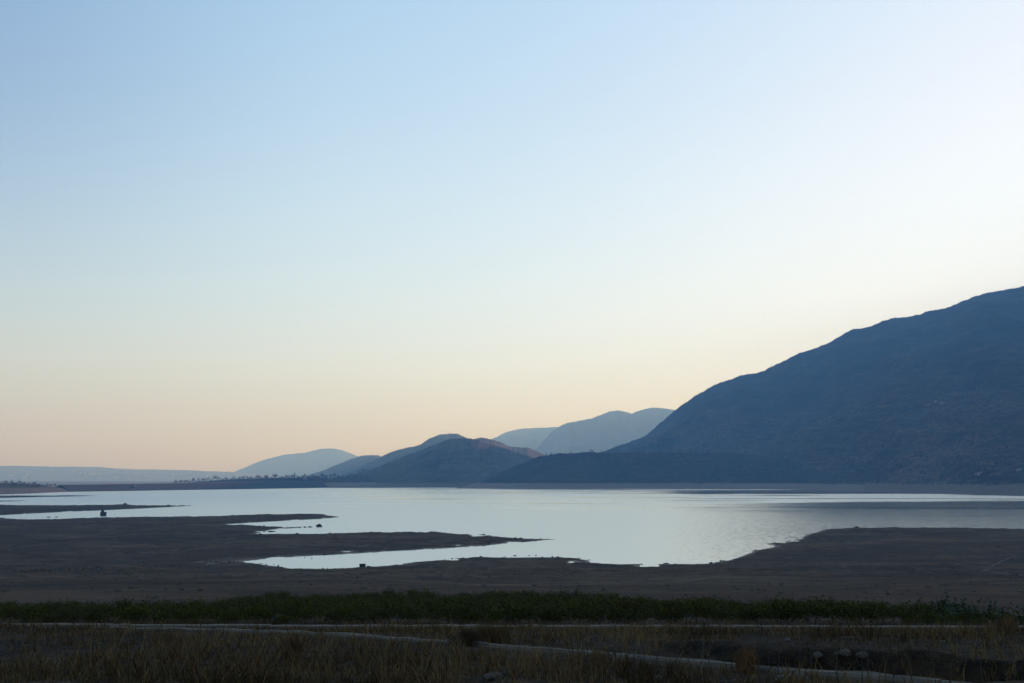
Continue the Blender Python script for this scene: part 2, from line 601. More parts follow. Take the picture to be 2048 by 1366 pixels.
# ------------------------------------------------------------------ far ground, lake
g0 = obj('ground', new_mesh('ground', [(-26000, -3000, -3), (26000, -3000, -3), (26000, 30000, -3), (-26000, 30000, -3)], [(0, 1, 2, 3)], M['mud']))
tag(g0, 'brown earth plain that everything else stands on', 'ground', kind='structure')
lake = obj('lake', new_mesh('lake', [(-9000, 60, 0), (9000, 60, 0), (9000, 6500, 0), (-300, 6500, 0)] + [((u_ - W / 2) / F * d_, d_, 0) for u_, d_ in ((640, 4100), (400, 3400), (135, 2880), (70, 2560), (0, 2400), (-200, 2200), (-900, 1960))], [tuple(range(11))], M['water']))
tag(lake, 'pale rippled water of the low reservoir lake', 'lake', kind='structure')

# ------------------------------------------------------------------ hills


def hill(name, label, cat, ridge, base, mat, nu=220, nt_=60, amp=10.0, ridge_amp=2.0, seed=1, conc=1.0, wl=420.0, back=.9):
    """A hill as a heightfield: a shore line (base), a crest (ridge) and a back slope. Points are (u, v, depth)/(u, depth)."""
    ridge = np.array(ridge, float); base = np.array(base, float)
    u = np.linspace(ridge[0, 0], ridge[-1, 0], nu)
    rv = np.interp(u, ridge[:, 0], ridge[:, 1])
    k = np.ones(5) / 5
    pad = np.pad(rv, 2, mode='edge')
    rv = .5 * rv + .5 * np.convolve(pad, k, 'valid')
    rD = np.interp(u, ridge[:, 0], ridge[:, 2])
    bD = np.interp(u, base[:, 0], base[:, 1])
    t = np.concatenate([np.linspace(0, 1, nt_) ** 1.15, 1 + np.linspace(.05, 1, 14) * back])
    zr = np.array([at(a, b, d)[2] for a, b, d in zip(u, rv, rD)])
    zr = zr + ridge_amp * (fbm(u * .045, u * 0 + seed, 4, seed, .7) + .55 * fbm(u * .35, u * 0 + seed, 3, seed + 4, .8))
    X = []
    for tt in t:
        D = bD + (rD - bD) * tt
        x = (u - W / 2) / F * D
        if tt <= 1:
            f = tt ** conc
            z = -2.5 + (zr + 2.5) * f
            env = math.sin(math.pi * min(tt, 1)) ** .8
        else:
            s = (tt - 1) / back
            z = zr * (1 - s * s * .5 - s * .5) - 3 * s
            env = 0.0
        gl = fbm(x / wl, D / wl, 6, seed)
        gl2 = np.abs(fbm(x / (wl * .45) + .3 * gl, D / (wl * .7), 4, seed + 9))
        z = z + amp * env * (gl - .9 * gl2 + .25)
        X.append(np.stack([x, D, z], 1))
    V = np.concatenate(X)
    me = new_mesh(name, V, grid_faces(len(t), nu), mat, True)
    o = obj(name, me)
    tag(o, label, cat, kind='structure')
    return V.reshape(len(t), nu, 3)[:nt_], u


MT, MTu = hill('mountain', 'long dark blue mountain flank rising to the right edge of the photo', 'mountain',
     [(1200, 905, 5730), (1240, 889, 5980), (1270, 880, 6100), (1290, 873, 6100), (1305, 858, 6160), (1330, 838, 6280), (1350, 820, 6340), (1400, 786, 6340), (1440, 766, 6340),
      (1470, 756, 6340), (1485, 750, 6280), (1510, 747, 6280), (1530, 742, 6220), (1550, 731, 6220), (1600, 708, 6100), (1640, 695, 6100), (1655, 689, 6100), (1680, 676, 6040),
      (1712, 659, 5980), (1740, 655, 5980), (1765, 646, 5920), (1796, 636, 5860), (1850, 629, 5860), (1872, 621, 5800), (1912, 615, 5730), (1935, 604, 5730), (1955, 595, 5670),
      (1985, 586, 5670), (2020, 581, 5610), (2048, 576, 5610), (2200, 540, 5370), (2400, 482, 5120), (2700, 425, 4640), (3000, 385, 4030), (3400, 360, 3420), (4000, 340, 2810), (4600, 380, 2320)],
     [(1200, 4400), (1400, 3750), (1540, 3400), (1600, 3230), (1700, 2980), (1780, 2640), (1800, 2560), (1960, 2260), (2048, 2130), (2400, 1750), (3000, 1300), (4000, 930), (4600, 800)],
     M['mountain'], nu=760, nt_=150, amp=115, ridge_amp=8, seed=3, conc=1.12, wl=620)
HD, HDu = hill('headland', 'low dark scrubby headland reaching into the lake below the mountain', 'headland',
     [(900, 977.5, 3700), (930, 973, 3720), (960, 964, 3760), (985, 953, 3800), (1015, 938, 3830), (1045, 926, 3860), (1080, 913, 3900), (1110, 907.5, 3900), (1150, 905.5, 3900), (1180, 904.5, 3900),
      (1250, 905, 3900), (1320, 904.5, 3900), (1400, 905, 3900), (1450, 906, 3880), (1520, 911, 3800), (1600, 921, 3650), (1700, 938, 3400), (1790, 962, 3000), (1850, 990, 2500)],
     [(900, 3680), (950, 3560), (1050, 3480), (1250, 3560), (1400, 3560), (1540, 3390), (1600, 3220), (1700, 2960), (1790, 2600), (1850, 2460)],
     M['headland'], nu=420, nt_=60, amp=13, ridge_amp=4.5, seed=12, conc=.85, wl=260)
CN, CNu = hill('hill', 'dark blue cone-shaped hill on the far shore', 'hill',
     [(640, 962, 4868), (690, 953, 4925), (720, 945.5, 4982), (750, 937, 5038), (790, 920.5, 5095), (820, 909, 5095), (850, 896, 5095), (880, 884.5, 5095), (900, 878, 5095), (915, 875.5, 5095), (935, 875, 5095),
      (955, 879, 5073), (980, 888, 5049), (1010, 897, 5016), (1035, 906, 4982), (1060, 914, 4959), (1100, 927, 4925), (1150, 945, 4868), (1200, 962, 4812)],
     [(640, 3800), (700, 3830), (900, 3960), (1000, 3990), (1200, 4050)], M['hill'], nu=360, nt_=60, amp=30, ridge_amp=5, seed=21, conc=.95, wl=300)
hill('hill', 'narrow brownish ridge just behind the cone-shaped hill', 'hill',
     [(900, 900, 6286), (930, 886, 6350), (950, 877, 6350), (962, 874.5, 6350), (975, 877, 6350), (1000, 884, 6350), (1015, 892, 6350), (1030, 895, 6350), (1055, 895.5, 6350), (1070, 901, 6350), (1086, 909, 6325), (1110, 922, 6286), (1140, 945, 6223)],
     [(900, 4600), (1140, 4600)], M['hill'], nu=200, nt_=40, amp=16, ridge_amp=5, seed=23, wl=260)
A6, A6u = hill('hill', 'grey blue hill with a mast on its flat top behind the cone-shaped hill', 'hill',
     [(660, 962, 7200), (700, 945, 7320), (725, 932, 7380), (750, 920, 7440), (775, 907, 7440), (800, 899, 7440), (822, 894.5, 7440), (838, 891, 7440), (850, 884, 7440), (862, 876, 7440), (880, 869.5, 7440), (900, 867, 7440), (915, 867.5, 7440),
      (930, 874, 7440), (960, 886, 7380), (1000, 905, 7320), (1060, 940, 7200)],
     [(660, 6240), (1060, 6240)], M['hill'], nu=220, nt_=40, amp=34, ridge_amp=6, seed=31, wl=420)
A7, A7u = hill('hill', 'low hazy blue hill left of the mast hill', 'hill',
     [(560, 965, 8960), (620, 950, 9088), (650, 941, 9216), (680, 928, 9216), (705, 917, 9216), (725, 911.5, 9216), (755, 910, 9216), (775, 915, 9216), (800, 926, 9152), (860, 955, 8960)],
     [(560, 7936), (860, 7936)], M['hill'], nu=180, nt_=40, amp=34, ridge_amp=6, seed=33, wl=420)
hill('hill', 'pale sunlit hazy hill with a rounded top in the far distance', 'hill',
     [(380, 968, 19311), (440, 955, 19519), (475, 943, 19726), (500, 932.5, 19726), (525, 922, 19726), (545, 916, 19726), (575, 908, 19726), (612, 906, 19726), (628, 901, 19726), (645, 897.5, 19726), (660, 896.5, 19726), (678, 898, 19726),
      (695, 903, 19726), (712, 910, 19726), (740, 922, 19622), (800, 950, 19311), (860, 968, 19104)],
     [(380, 17234), (860, 17234)], M['hill'], nu=220, nt_=40, amp=60, ridge_amp=11, seed=41, wl=700)
hill('hill', 'palest far ridge behind the gap between the cone hill and mountain', 'hill',
     [(880, 935, 16111), (940, 905, 16285), (980, 880, 16458), (1000, 870, 16458), (1015, 863, 16458), (1035, 858.5, 16458), (1075, 855, 16458), (1110, 854.5, 16458), (1160, 856, 16458), (1250, 880, 16285), (1320, 930, 16111)],
     [(880, 14379), (1320, 14379)], M['hill'], nu=200, nt_=40, amp=60, ridge_amp=10, seed=43, wl=700)
hill('hill', 'hazy double-topped ridge seen left of the mountain flank', 'hill',
     [(1040, 930, 12439), (1080, 890, 12950), (1105, 862, 13291), (1120, 852, 13291), (1135, 846, 13291), (1160, 841, 13291), (1185, 836, 13291), (1202, 830, 13291), (1218, 823.5, 13291), (1235, 821, 13291), (1250, 823, 13291), (1263, 827.5, 13291),
      (1280, 821.5, 13291), (1300, 815.5, 13291), (1315, 814, 13291), (1330, 816.5, 13291), (1350, 820, 13291), (1400, 828, 13121), (1500, 850, 12780), (1600, 880, 12439)],
     [(1040, 10735), (1600, 10735)], M['hill'], nu=300, nt_=60, amp=100, ridge_amp=12, seed=47, wl=620)
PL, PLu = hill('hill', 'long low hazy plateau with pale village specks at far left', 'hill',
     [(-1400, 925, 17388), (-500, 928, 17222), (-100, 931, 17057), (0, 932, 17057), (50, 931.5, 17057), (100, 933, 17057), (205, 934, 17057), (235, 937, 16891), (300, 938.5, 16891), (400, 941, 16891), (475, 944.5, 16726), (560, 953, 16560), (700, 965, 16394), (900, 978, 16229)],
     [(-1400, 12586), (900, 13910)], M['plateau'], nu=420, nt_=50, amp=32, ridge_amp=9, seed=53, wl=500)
PR, PRu = hill('promontory', 'low point with a pale bare shore and dark trees at far left', 'shore',
     [(-900, 945, 3000), (-400, 953, 2850), (-150, 960, 2800), (0, 966, 2750), (40, 966.5, 2750), (60, 968, 2760), (90, 970.5, 2780), (130, 975, 2820), (165, 986, 2840)],
     [(-900, 1900), (-200, 2120), (0, 2310), (70, 2480), (130, 2720), (165, 2830)], M['promontory'], nu=260, nt_=40, amp=3.0, ridge_amp=1.2, seed=61, conc=.9, wl=200)
DH, DHu = hill('hill', 'low tree-covered rise behind the dam crest', 'hill',
     [(330, 971, 4050), (365, 967.5, 4050), (400, 963.5, 4050), (440, 960, 4050), (500, 957, 4050), (560, 955.5, 4050), (640, 954.5, 4100), (700, 955, 4150), (780, 960, 4200), (860, 972, 4200)],
     [(330, 3960), (600, 3960), (860, 4000)], M['headland'], nu=220, nt_=24, amp=2.0, ridge_amp=1.5, seed=67, wl=150)

# scrub bushes dotted over the mountain and the headland: far too many to count
def scrub(name, label, G, tmin, tmax, n, smin, smax, seed, usel=None):
    g = np.random.default_rng(seed)
    nr, nc, _ = G.shape
    i = (g.uniform(tmin, tmax, n) * (nr - 1)); j = g.uniform(0, 1, n) * (nc - 1)
    if usel is not None:
        j = g.uniform(usel[0], usel[1], n) * (nc - 1)
    i0 = np.minimum(i.astype(int), nr - 2); j0 = np.minimum(j.astype(int), nc - 2)
    fi = (i - i0)[:, None]; fj = (j - j0)[:, None]
    P = (G[i0, j0] * (1 - fj) + G[i0, j0 + 1] * fj) * (1 - fi) + (G[i0 + 1, j0] * (1 - fj) + G[i0 + 1, j0 + 1] * fj) * fi
    keep = (P[:, 2] > 21) & (fbm(P[:, 0] / 120, P[:, 1] / 120, 4, seed) > -.12)
    P = P[keep]; n = len(P)
    s = g.uniform(smin, smax, n)[:, None]
    o8 = np.array([(1, 0, 0), (0, 1, 0), (-1, 0, 0), (0, -1, 0), (.25, .1, 1)], float)
    V = P[:, None, :] + o8[None] * s[:, :, None] * np.array([1, 1, .95]) * (1 + .35 * g.normal(size=(n, 5, 1)).clip(-1, 1))
    V[:, :4, 2] -= .3 * s
    f = np.array([(0, 1, 4), (1, 2, 4), (2, 3, 4), (3, 0, 4)])
    Fc = (np.arange(n)[:, None, None] * 5 + f[None]).reshape(-1, 3)
    me = new_mesh(name, V.reshape(-1, 3), Fc, M['tree'])
    set_attr(me, 'tint', np.repeat(g.uniform(0, .5, n), 4))
    return tag(obj(name, me), label, 'scrub', kind='stuff')


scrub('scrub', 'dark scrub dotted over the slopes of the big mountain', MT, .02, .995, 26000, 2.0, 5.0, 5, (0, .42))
scrub('scrub', 'dense dark scrub covering the low headland', HD, .15, .99, 9000, 1.8, 4.0, 6)
scrub('scrub', 'sparse scrub on the cone-shaped hill', CN, .1, .98, 4500, 1.8, 3.6, 8)

# ------------------------------------------------------------------ near shore: the drained lakebed and the fields
LEFT = 0
main_px = [(-700, 1042), (-200, 1037), (0, 1036), (28, 1038), (60, 1039), (120, 1038), (160, 1036), (200, 1036), (280, 1034), (370, 1033), (440, 1032), (540, 1029), (600, 1028), (642, 1028), (648, 1031.2),
           (662, 1032), (675, 1033), (660, 1036), (640, 1038), (600, 1040), (540, 1043), (490, 1046), (447, 1048.8),
           (470, 1050), (505, 1050.6), (530, 1053), (560, 1053.2), (580, 1054), (602, 1055), (590, 1056), (560, 1057.5), (536, 1060), (526, 1063), (508, 1066), (493, 1068.5),
           (520, 1068.4), (560, 1068), (620, 1068), (700, 1066), (740, 1064.5), (830, 1064), (870, 1064), (910, 1067), (965, 1069.5), (1000, 1074), (1030, 1076.3), (1060, 1077.4), (1090, 1077.6), (1117, 1078.6),
           (1090, 1080), (1060, 1083), (1010, 1087), (960, 1092), (860, 1098), (760, 1103.5), (700, 1107), (660, 1109.5), (600, 1112.5), (540, 1117), (500, 1121), (474, 1123.2),
           (500, 1126), (520, 1127.5), (545, 1130.5), (560, 1134), (590, 1137), (650, 1138), (700, 1135.5), (760, 1133), (790, 1130), (810, 1128), (830, 1124.5), (870, 1122), (905, 1119), (925, 1116), (945, 1114.5),
           (1000, 1115), (1060, 1114.5), (1120, 1115.5), (1160, 1117), (1176, 1120), (1174, 1125), (1200, 1127.2), (1240, 1128.6), (1300, 1128), (1360, 1128.2), (1400, 1128), (1425, 1126.5), (1445, 1123), (1480, 1115), (1500, 1108),
           (1508, 1103), (1504, 1101.5), (1530, 1098), (1553, 1093), (1546, 1090), (1531, 1088), (1545, 1085.5), (1570, 1083.5), (1590, 1080.5), (1606, 1075), (1612, 1070), (1632, 1064.5), (1645, 1060), (1665, 1057),
           (1690, 1056), (1720, 1056), (1800, 1055.3), (1860, 1055.5), (1900, 1056), (1960, 1057), (2048, 1058), (2300, 1062), (2700, 1070), (3400, 1090)]
main_poly = [on_water(*p) for p in main_px]
main_poly += [np.array([900, 100.]), np.array([300, -60.]), np.array([-300, -60.]), np.array([-900, 300.])]
spit_px = [(-700, 1016), (-200, 1011), (0, 1009.8), (60, 1010.6), (130, 1011), (200, 1010), (250, 1009), (270, 1010.6), (340, 1011), (362, 1011), (384, 1011.6), (362, 1013), (340, 1014), (280, 1017), (220, 1020), (140, 1023.5), (60, 1027.5), (0, 1030.5), (-200, 1034), (-700, 1038)]
bar_px = [(-700, 991), (-100, 991), (60, 991.6), (150, 991.2), (205, 991.4), (160, 992.6), (80, 994), (0, 996), (-150, 998), (-700, 1000)]
bar2_px = [(-500, 1002.5), (-100, 1002), (30, 1001.4), (62, 1001), (30, 1002.6), (-100, 1004), (-500, 1006)]
POLYS = [np.array(main_poly)] + [np.array([on_water(*p) for p in q]) for q in (spit_px, bar_px, bar2_px)]


def land_sd(X, Y):
    """Signed distance to the water's edge in metres (positive on land)."""
    best = np.full(X.shape, 1e9); inside = np.zeros(X.shape, bool)
    for P in POLYS:
        ins = np.zeros(X.shape, bool)
        for a, b in zip(P, np.roll(P, -1, 0)):
            d = b - a
            L = max(d @ d, 1e-9)
            t = np.clip(((X - a[0]) * d[0] + (Y - a[1]) * d[1]) / L, 0, 1)
            best = np.minimum(best, (X - a[0] - t * d[0]) ** 2 + (Y - a[1] - t * d[1]) ** 2)
            if d[1] != 0:
                c = ((a[1] > Y) != (b[1] > Y)) & (X < d[0] * (Y - a[1]) / d[1] + a[0])
                ins ^= c
        inside |= ins
    s = np.sqrt(best)
    s = np.where(inside, s, -s)
    return s + (fbm(X / 8, Y / 13, 5, 81, .65) * 3.6 + fbm(X / 38, Y / 60, 3, 82) * 2.6 + 1.4) * sstep(260, 420, Y) * sstep(-14, -3, s) * (1 - .65 * sstep(.02, .12, X / np.maximum(Y, 1)))


PY = np.array([-60, 0, 8, 14, 17, 19.6, 24.1, 27.8, 32.4, 36, 39.5, 41, 46, 47.5, 58, 75, 100, 130, 250, 340, 459, 600])
PZ = np.array([41, 38.3, 37.6, 37.1, 36.55, 36.3, 35.95, 35.6, 35.03, 34.55, 34.0, 33.75, 33.08, 32.72, 31.6, 29.7, 27.0, 24.6, 14.6, 7.6, 0.0, 0.0])
# near coping line in plan, and the ditch beyond it on the right
CA, CB = np.array([9.4, 15.2]), np.array([-25.5, 47.4])


def coping_t(X, Y):
    d = CB - CA
    L = np.linalg.norm(d)
    d = d / L
    s = (X - CA[0]) * d[0] + (Y - CA[1]) * d[1]
    n = (X - CA[0]) * d[1] - (Y - CA[1]) * d[0]     # positive beyond the coping (away from the camera)
    return s, n


def ditch(X, Y):
    s, n = coping_t(X, Y)
    n = -n if NSIGN < 0 else n
    m = sstep(.25, 1.3, n) * (1 - sstep(4.6, 5.9, n + .35 * fbm(X * .6, Y * .6, 3, 77)))
    return m * (1 - sstep(7.0, 13.0, s)) * sstep(-30, -12, s)


def nearside(X, Y):
    s, n = coping_t(X, Y)
    return (1 - sstep(-.5, -.1, n * NSIGN)) * (1 - sstep(44, 47, Y))


NSIGN = 1
_s, _n = coping_t(np.array([20.0]), np.array([40.0]))
NSIGN = 1 if _n[0] > 0 else -1


def ground_z(X, Y, sd=None):
    X = np.asarray(X, float); Y = np.asarray(Y, float)
    if sd is None:
        sd = np.where(Y < 300, 200.0, 0.0)
        far = Y >= 300
        if far.any():
            sd = sd.copy() if hasattr(sd, 'copy') else sd
            sd[far] = land_sd(X[far], Y[far])
    p = np.interp(Y, PY, PZ) * sstep(-10, 110, sd)
    q = .28 * (1 - np.exp(-np.maximum(sd, 0) / 2.5)) + .016 * np.minimum(np.maximum(sd, 0), 70)
    rough = fbm(X / 34, Y / 60, 5, 11) * 1.1 * sstep(3, 60, sd) * sstep(60, 160, Y)
    rough += (np.maximum(fbm(X / 14, Y / 22, 5, 15), -.15) * .9 + np.maximum(fbm(X / 4.5, Y / 9, 4, 16) - .12, 0) * 1.1) * sstep(.5, 12, sd) * sstep(200, 330, Y)
    pud = np.maximum(fbm(X / 13, Y / 24, 4, 19) - .22, 0) * 2.6 * sstep(34, 4, sd) * sstep(330, 420, Y)
    rough -= pud
    near = (fbm(X / 5, Y / 5, 4, 13) * .13 + np.abs(fbm(X / 1.3, Y / 1.3, 4, 14)) * .16 - .05) * (1 - sstep(55, 80, Y))
    z = p + q * sstep(300, 420, Y) + rough + near - 1.25 * ditch(X, Y) + (.05 + .16 * sstep(27, 40, Y)) * nearside(X, Y)
    return np.where(sd > 0, np.maximum(z, -.35), np.maximum(-.05 + sd * .06, -2.0))


cols = np.linspace(-.82, .82, 760)
rows = np.concatenate([np.linspace(-4, 10, 18), 10 * np.exp(np.linspace(.012, math.log(260), 500))])
XX = np.empty((len(rows), len(cols))); YY = np.empty_like(XX)
for i, y in enumerate(rows):
    XX[i] = cols * max(y, 0) + cols * 22 * (1 - sstep(0, 120, y)); YY[i] = y
SD = np.empty_like(XX)
for i in range(len(rows)):
    SD[i] = 200.0 if rows[i] < 250 else land_sd(XX[i], YY[i])
ZZ = np.stack([ground_z(XX[i], YY[i], SD[i]) for i in range(len(rows))])
sg = obj('shore_ground', new_mesh('shore_ground', np.stack([XX.ravel(), YY.ravel(), ZZ.ravel()], 1), grid_faces(len(rows), len(cols)), M['shore'], True))
tag(sg, 'bare dark earth of the drained lake margin sloping down to the water', 'ground', kind='structure')


def gz(x, y):
    return float(ground_z(np.array([x]), np.array([y]))[0])


def ground_hit(u, v):
    """Where the sight line of a photo point meets the near ground."""
    d = ray(u, v)
    ys = np.concatenate([np.linspace(6, 60, 400), np.geomspace(60.5, 2500, 900)])
    xs = d[0] / d[1] * ys
    zs = EYE + d[2] / d[1] * ys
    g = ground_z(xs, ys)
    k = np.argmax(zs <= np.maximum(g, 0))
    return np.array([xs[k], ys[k], max(g[k], 0)])


# ------------------------------------------------------------------ dam
dA, dB = at(120, 970.4, 2830), at(640, 962.5, 3980)
dam = thing('dam', 'long straight dark rockfill dam closing the lake at the far left', 'dam', (dA + dB) / 2 * np.array([1, 1, 0]))
dmid = (dA + dB) / 2 * np.array([1, 1, 0])
tv = (dB - dA); tv[2] = 0; tv /= np.linalg.norm(tv); nv = np.array([tv[1], -tv[0], 0])
if nv @ (-dmid) < 0:
    nv = -nv


def dam_loft(prof, k=24):
    V = []
    for i in range(k):
        c = dA + (dB - dA) * i / (k - 1)
        for off, dz, absz in prof:
            z = absz if absz is not None else c[2] + dz
            V.append(np.array([c[0], c[1], 0]) + nv * off + np.array([0, 0, z]) - dmid)
    m = len(prof)
    Fc = []
    for i in range(k - 1):
        for j in range(m):
            a = i * m + j; b = i * m + (j + 1) % m
            Fc.append((a, b, b + m, a + m))
    Fc.append(tuple(range(m - 1, -1, -1))); Fc.append(tuple((k - 1) * m + j for j in range(m)))
    return V, Fc


obj('embankment', new_mesh('embankment', *dam_loft([(52, None, -2.5), (5, 0, None), (-5, 0, None), (-60, None, -2.9)]), M['dam']), dam)
obj('crest_road', new_mesh('crest_road', *dam_loft([(4.2, .02, None), (4.2, .12, None), (-4.2, .12, None), (-4.2, .02, None)]), M['concrete']), dam)
obj('parapet_wall', new_mesh('parapet_wall', *dam_loft([(5.0, -.05, None), (5.0, 1.1, None), (4.5, 1.1, None), (4.5, -.05, None)]), M['concrete']), dam)

# intake tower standing in the water in front of the dam
tp = at(265, 979.5, 3050)
it = thing('intake_tower', 'small dark intake tower in the water against the dam face', 'tower', (tp[0], tp[1], 0))
b = MB(); b.box(-6.5, 6.5, -5, 5, -2.5, 12.5); obj('shaft', b.mesh('shaft', M['dam']), it)
b = MB(); b.box(-7.6, 7.6, -6, 6, 12.5, 13.4); obj('deck', b.mesh('deck', M['concrete']), it)
b = MB(); b.box(-4.5, 4.5, -3.5, 3.5, 13.4, 16.4); c_ = obj('cabin', b.mesh('cabin', M['dam']), it)
b = MB(); b.box(-2.5, -.8, -3.62, -3.4, 14.2, 15.6); b2 = obj('window', b.mesh('window', M['dark_glass']), c_)
b = MB(); b.box(.8, 2.5, -3.62, -3.4, 14.2, 15.6); obj('window', b.mesh('window', M['dark_glass']), c_)
b = MB(); b.box(6.4, 9.6, -1.5, 1.5, 13.4, 16.8); obj('control_hut', b.mesh('control_hut', M['white']), it)

# ------------------------------------------------------------------ far houses
HOUSE_N = [0]


def house_proto(mat, w, d, h):
    HOUSE_N[0] += 1
    t = thing('house', 'x', 'house', (0, 0, 0))
    b = MB(); b.box(-w / 2, w / 2, -d / 2, d / 2, -3, h); obj('wall', b.mesh('wall', mat), t)
    b = MB(); b.box(-w / 2 - .4, w / 2 + .4, -d / 2 - .4, d / 2 + .4, h, h + .45); b.box(-w * .1, w * .25, -d * .2, d * .2, h + .45, h + 2.3)
    obj('roof', b.mesh('roof', M['rooftile']), t)
    for k in range(3):
        for lv in range(max(1, int(h // 3.1))):
            b = MB(); x = -w / 2 + w * (k + .5) / 3
            b.box(x - .7, x + .7, -d / 2 - .06, -d / 2 + .1, lv * 3.1 + 1.0, lv * 3.1 + 2.4)
            obj('window', b.mesh('window', M['dark_glass']), t)
    return t


def on_grid(G, us, u, v):
    """Point of a hill surface seen at photo point (u, v)."""
    j = int(np.argmin(np.abs(us - u)))
    col_ = G[:, j]
    d = ray(u, v)
    zs = EYE + d[2] / d[1] * col_[:, 1]
    k = int(np.argmax(col_[:, 2] >= zs)) if (col_[:, 2] >= zs).any() else len(col_) - 1
    p = col_[k].copy()
    p[0] = (u - W / 2) / F * p[1]
    return p


protos = {}


def put_house(kind, p, label, group, sc=1.0, rz=0.0):
    dims = {'a': ('pale', 12, 10, 6.4), 'b': ('white', 14, 11, 9.4), 'c': ('pale', 18, 10, 3.4), 'w': ('white', 15, 9, 3.4), 'f': ('farhouse', 17, 12, 10)}[kind]
    if kind not in protos:
        protos[kind] = house_proto(M[dims[0]], *dims[1:])
        t = protos[kind]
        t.location = tuple(map(float, p)); t.rotation_euler = (0, 0, rz); t.scale = (sc,) * 3
        t['label'] = label; t['group'] = group
        return t
    return copy_thing(protos[kind], p, rz, sc, label, group)


for i, (u, v) in enumerate([(1296, 871), (1306, 874), (1318, 872), (1328, 879), (1340, 877), (1352, 883), (1364, 880), (1378, 886), (1392, 882), (1404, 889), (1420, 878), (1310, 884), (1336, 888)]):
    put_house('ab'[i % 2], on_grid(MT, MTu, u, v), 'tiny pale house of the village at the left foot of the mountain', 'houses of the village at the mountain foot', .55, .3 * math.sin(i * 2.1))
for i, (u, v) in enumerate([(1640, 846), (1652, 842), (1660, 838), (1668, 834), (1676, 838), (1684, 834), (1696, 832), (1708, 829), (1718, 827), (1566, 852), (1574, 850), (1530, 843), (1545, 841)]):
    put_house('ba'[i % 2], on_grid(MT, MTu, u, v), 'tiny pale house in the sloping row halfway up the mountain', 'houses in the row halfway up the mountain', .55, .25 * math.sin(i * 1.7))
for i, (u, v) in enumerate([(1854, 815), (1862, 812), (1872, 810), (1879, 814), (1884, 811), (1890, 815)]):
    put_house('ba'[i % 2], on_grid(MT, MTu, u, v), 'tiny pale house in the small cluster high on the right of the mountain', 'houses in the cluster high on the mountain', .65, .25 * math.sin(i * 1.3))
put_house('w', on_grid(MT, MTu, 1954, 951), 'long low white building above the shore at the mountain foot', 'buildings above the right shore', 1.0, .1)
put_house('c', on_grid(MT, MTu, 1948, 953.5), 'low pale shed just below the long white building', 'buildings above the right shore', .8, .1)
put_house('w', on_grid(MT, MTu, 2031, 944), 'small white building among dark trees at the right edge of the far shore', 'buildings above the right shore', .8, .1)
for i, u in enumerate([30, 58, 62, 103, 150, 168, 178, 190, 196, 208, 240, 265, 300, 352, 388, 420]):
    v = [953, 957, 951, 965, 949, 948, 949, 950, 949, 952, 957, 960, 953, 951, 957, 954][i]
    put_house('f', on_grid(PL, PLu, u, v), 'tiny pale house speck on the hazy plateau at far left', 'houses on the far plateau', (1.2, 1.9, 1.5)[i % 3], .3 * math.sin(i * 2.3))
for i, (u, v) in enumerate([(536, 952), (612, 956), (616, 958), (632, 952), (640, 953), (660, 955), (668, 957)]):
    put_house('ab'[i % 2], on_grid(DH, DHu, u, v + 2), 'pale house among the trees behind the dam', 'houses behind the dam', .8, .2 * math.sin(i * 3.1))

# white minaret-like tower among the trees
p = on_grid(DH, DHu, 593, 956)
t = thing('white_tower', 'slim white tower standing above the trees behind the dam', 'tower', p)
b = MB(); b.tube([(0, 0, -3), (0, 0, 15)], 2.3, 10); obj('shaft', b.mesh('shaft', M['white']), t)
b = MB(); b.tube([(0, 0, 15), (0, 0, 16)], 3.0, 10); obj('balcony', b.mesh('balcony', M['white']), t)
b = MB(); b.tube([(0, 0, 16), (0, 0, 19), (0, 0, 22.5)], [1.7, 1.6, .15], 10); obj('spire', b.mesh('spire', M['pale']), t)
# masts
for (G, us, u, hgt, lab) in ((A6, A6u, 897, 26, 'thin mast on the flat top of the grey blue hill'), (A7, A7u, 760, 26, 'thin mast on the low hazy hill')):
    p = on_grid(G, us, u, 800)
    t = thing('mast', lab, 'mast', p)
    w_ = 2.6 if u > 800 else .8
    b = MB()
    for sx, sy in ((-1, -1), (1, -1), (1, 1), (-1, 1)):
        b.tube([(sx * w_, sy * w_, -2), (sx * w_ * .25, sy * w_ * .25, hgt)], .38, 4)
    for k in range(1, 6):
        q = w_ * (1 - .75 * k / 6)
        b.box(-q, q, -q - .1, -q + .1, hgt * k / 6, hgt * k / 6 + .3); b.box(-q, q, q - .1, q + .1, hgt * k / 6, hgt * k / 6 + .3)
    obj('lattice', b.mesh('lattice', M['concrete']), t)
    b = MB(); b.tube([(0, 0, hgt - 1), (0, 0, hgt + 5)], .3, 5); obj('antenna', b.mesh('antenna', M['concrete']), t)

# ------------------------------------------------------------------ trees on the far shores and crests


def tree_proto(seed, h=9.0, wd_=6.0, nl=150):
    g = np.random.default_rng(seed)
    t = thing('tree', 'x', 'tree', (0, 0, 0))
    b = MB(); b.tube([(0, 0, -1.5), (.1, 0, h * .3), (.2, .1, h * .75)], [.32, .24, .08], 6)
    for k in range(4):
        a = k * 1.57 + g.uniform(-.4, .4)
        b.tube([(.1, 0, h * .35), (math.cos(a) * wd_ * .3, math.sin(a) * wd_ * .3, h * .62)], [.14, .04], 4)
    obj('trunk', b.mesh('trunk', M['bark']), t)
    cl = g.normal(size=(7, 3)) * np.array([wd_ * .22, wd_ * .22, h * .13]) + np.array([0, 0, h * .62])
    C = cl[g.integers(0, 7, nl)] + g.normal(size=(nl, 3)) * np.array([wd_ * .15, wd_ * .15, h * .1])
    V, Fc = leaf_quads(C, 1.15, .4, g)
    me = new_mesh('crown', V, Fc, M['tree']); set_attr(me, 'tint', g.uniform(0, .9, nl))
    obj('crown', me, t)
    return t


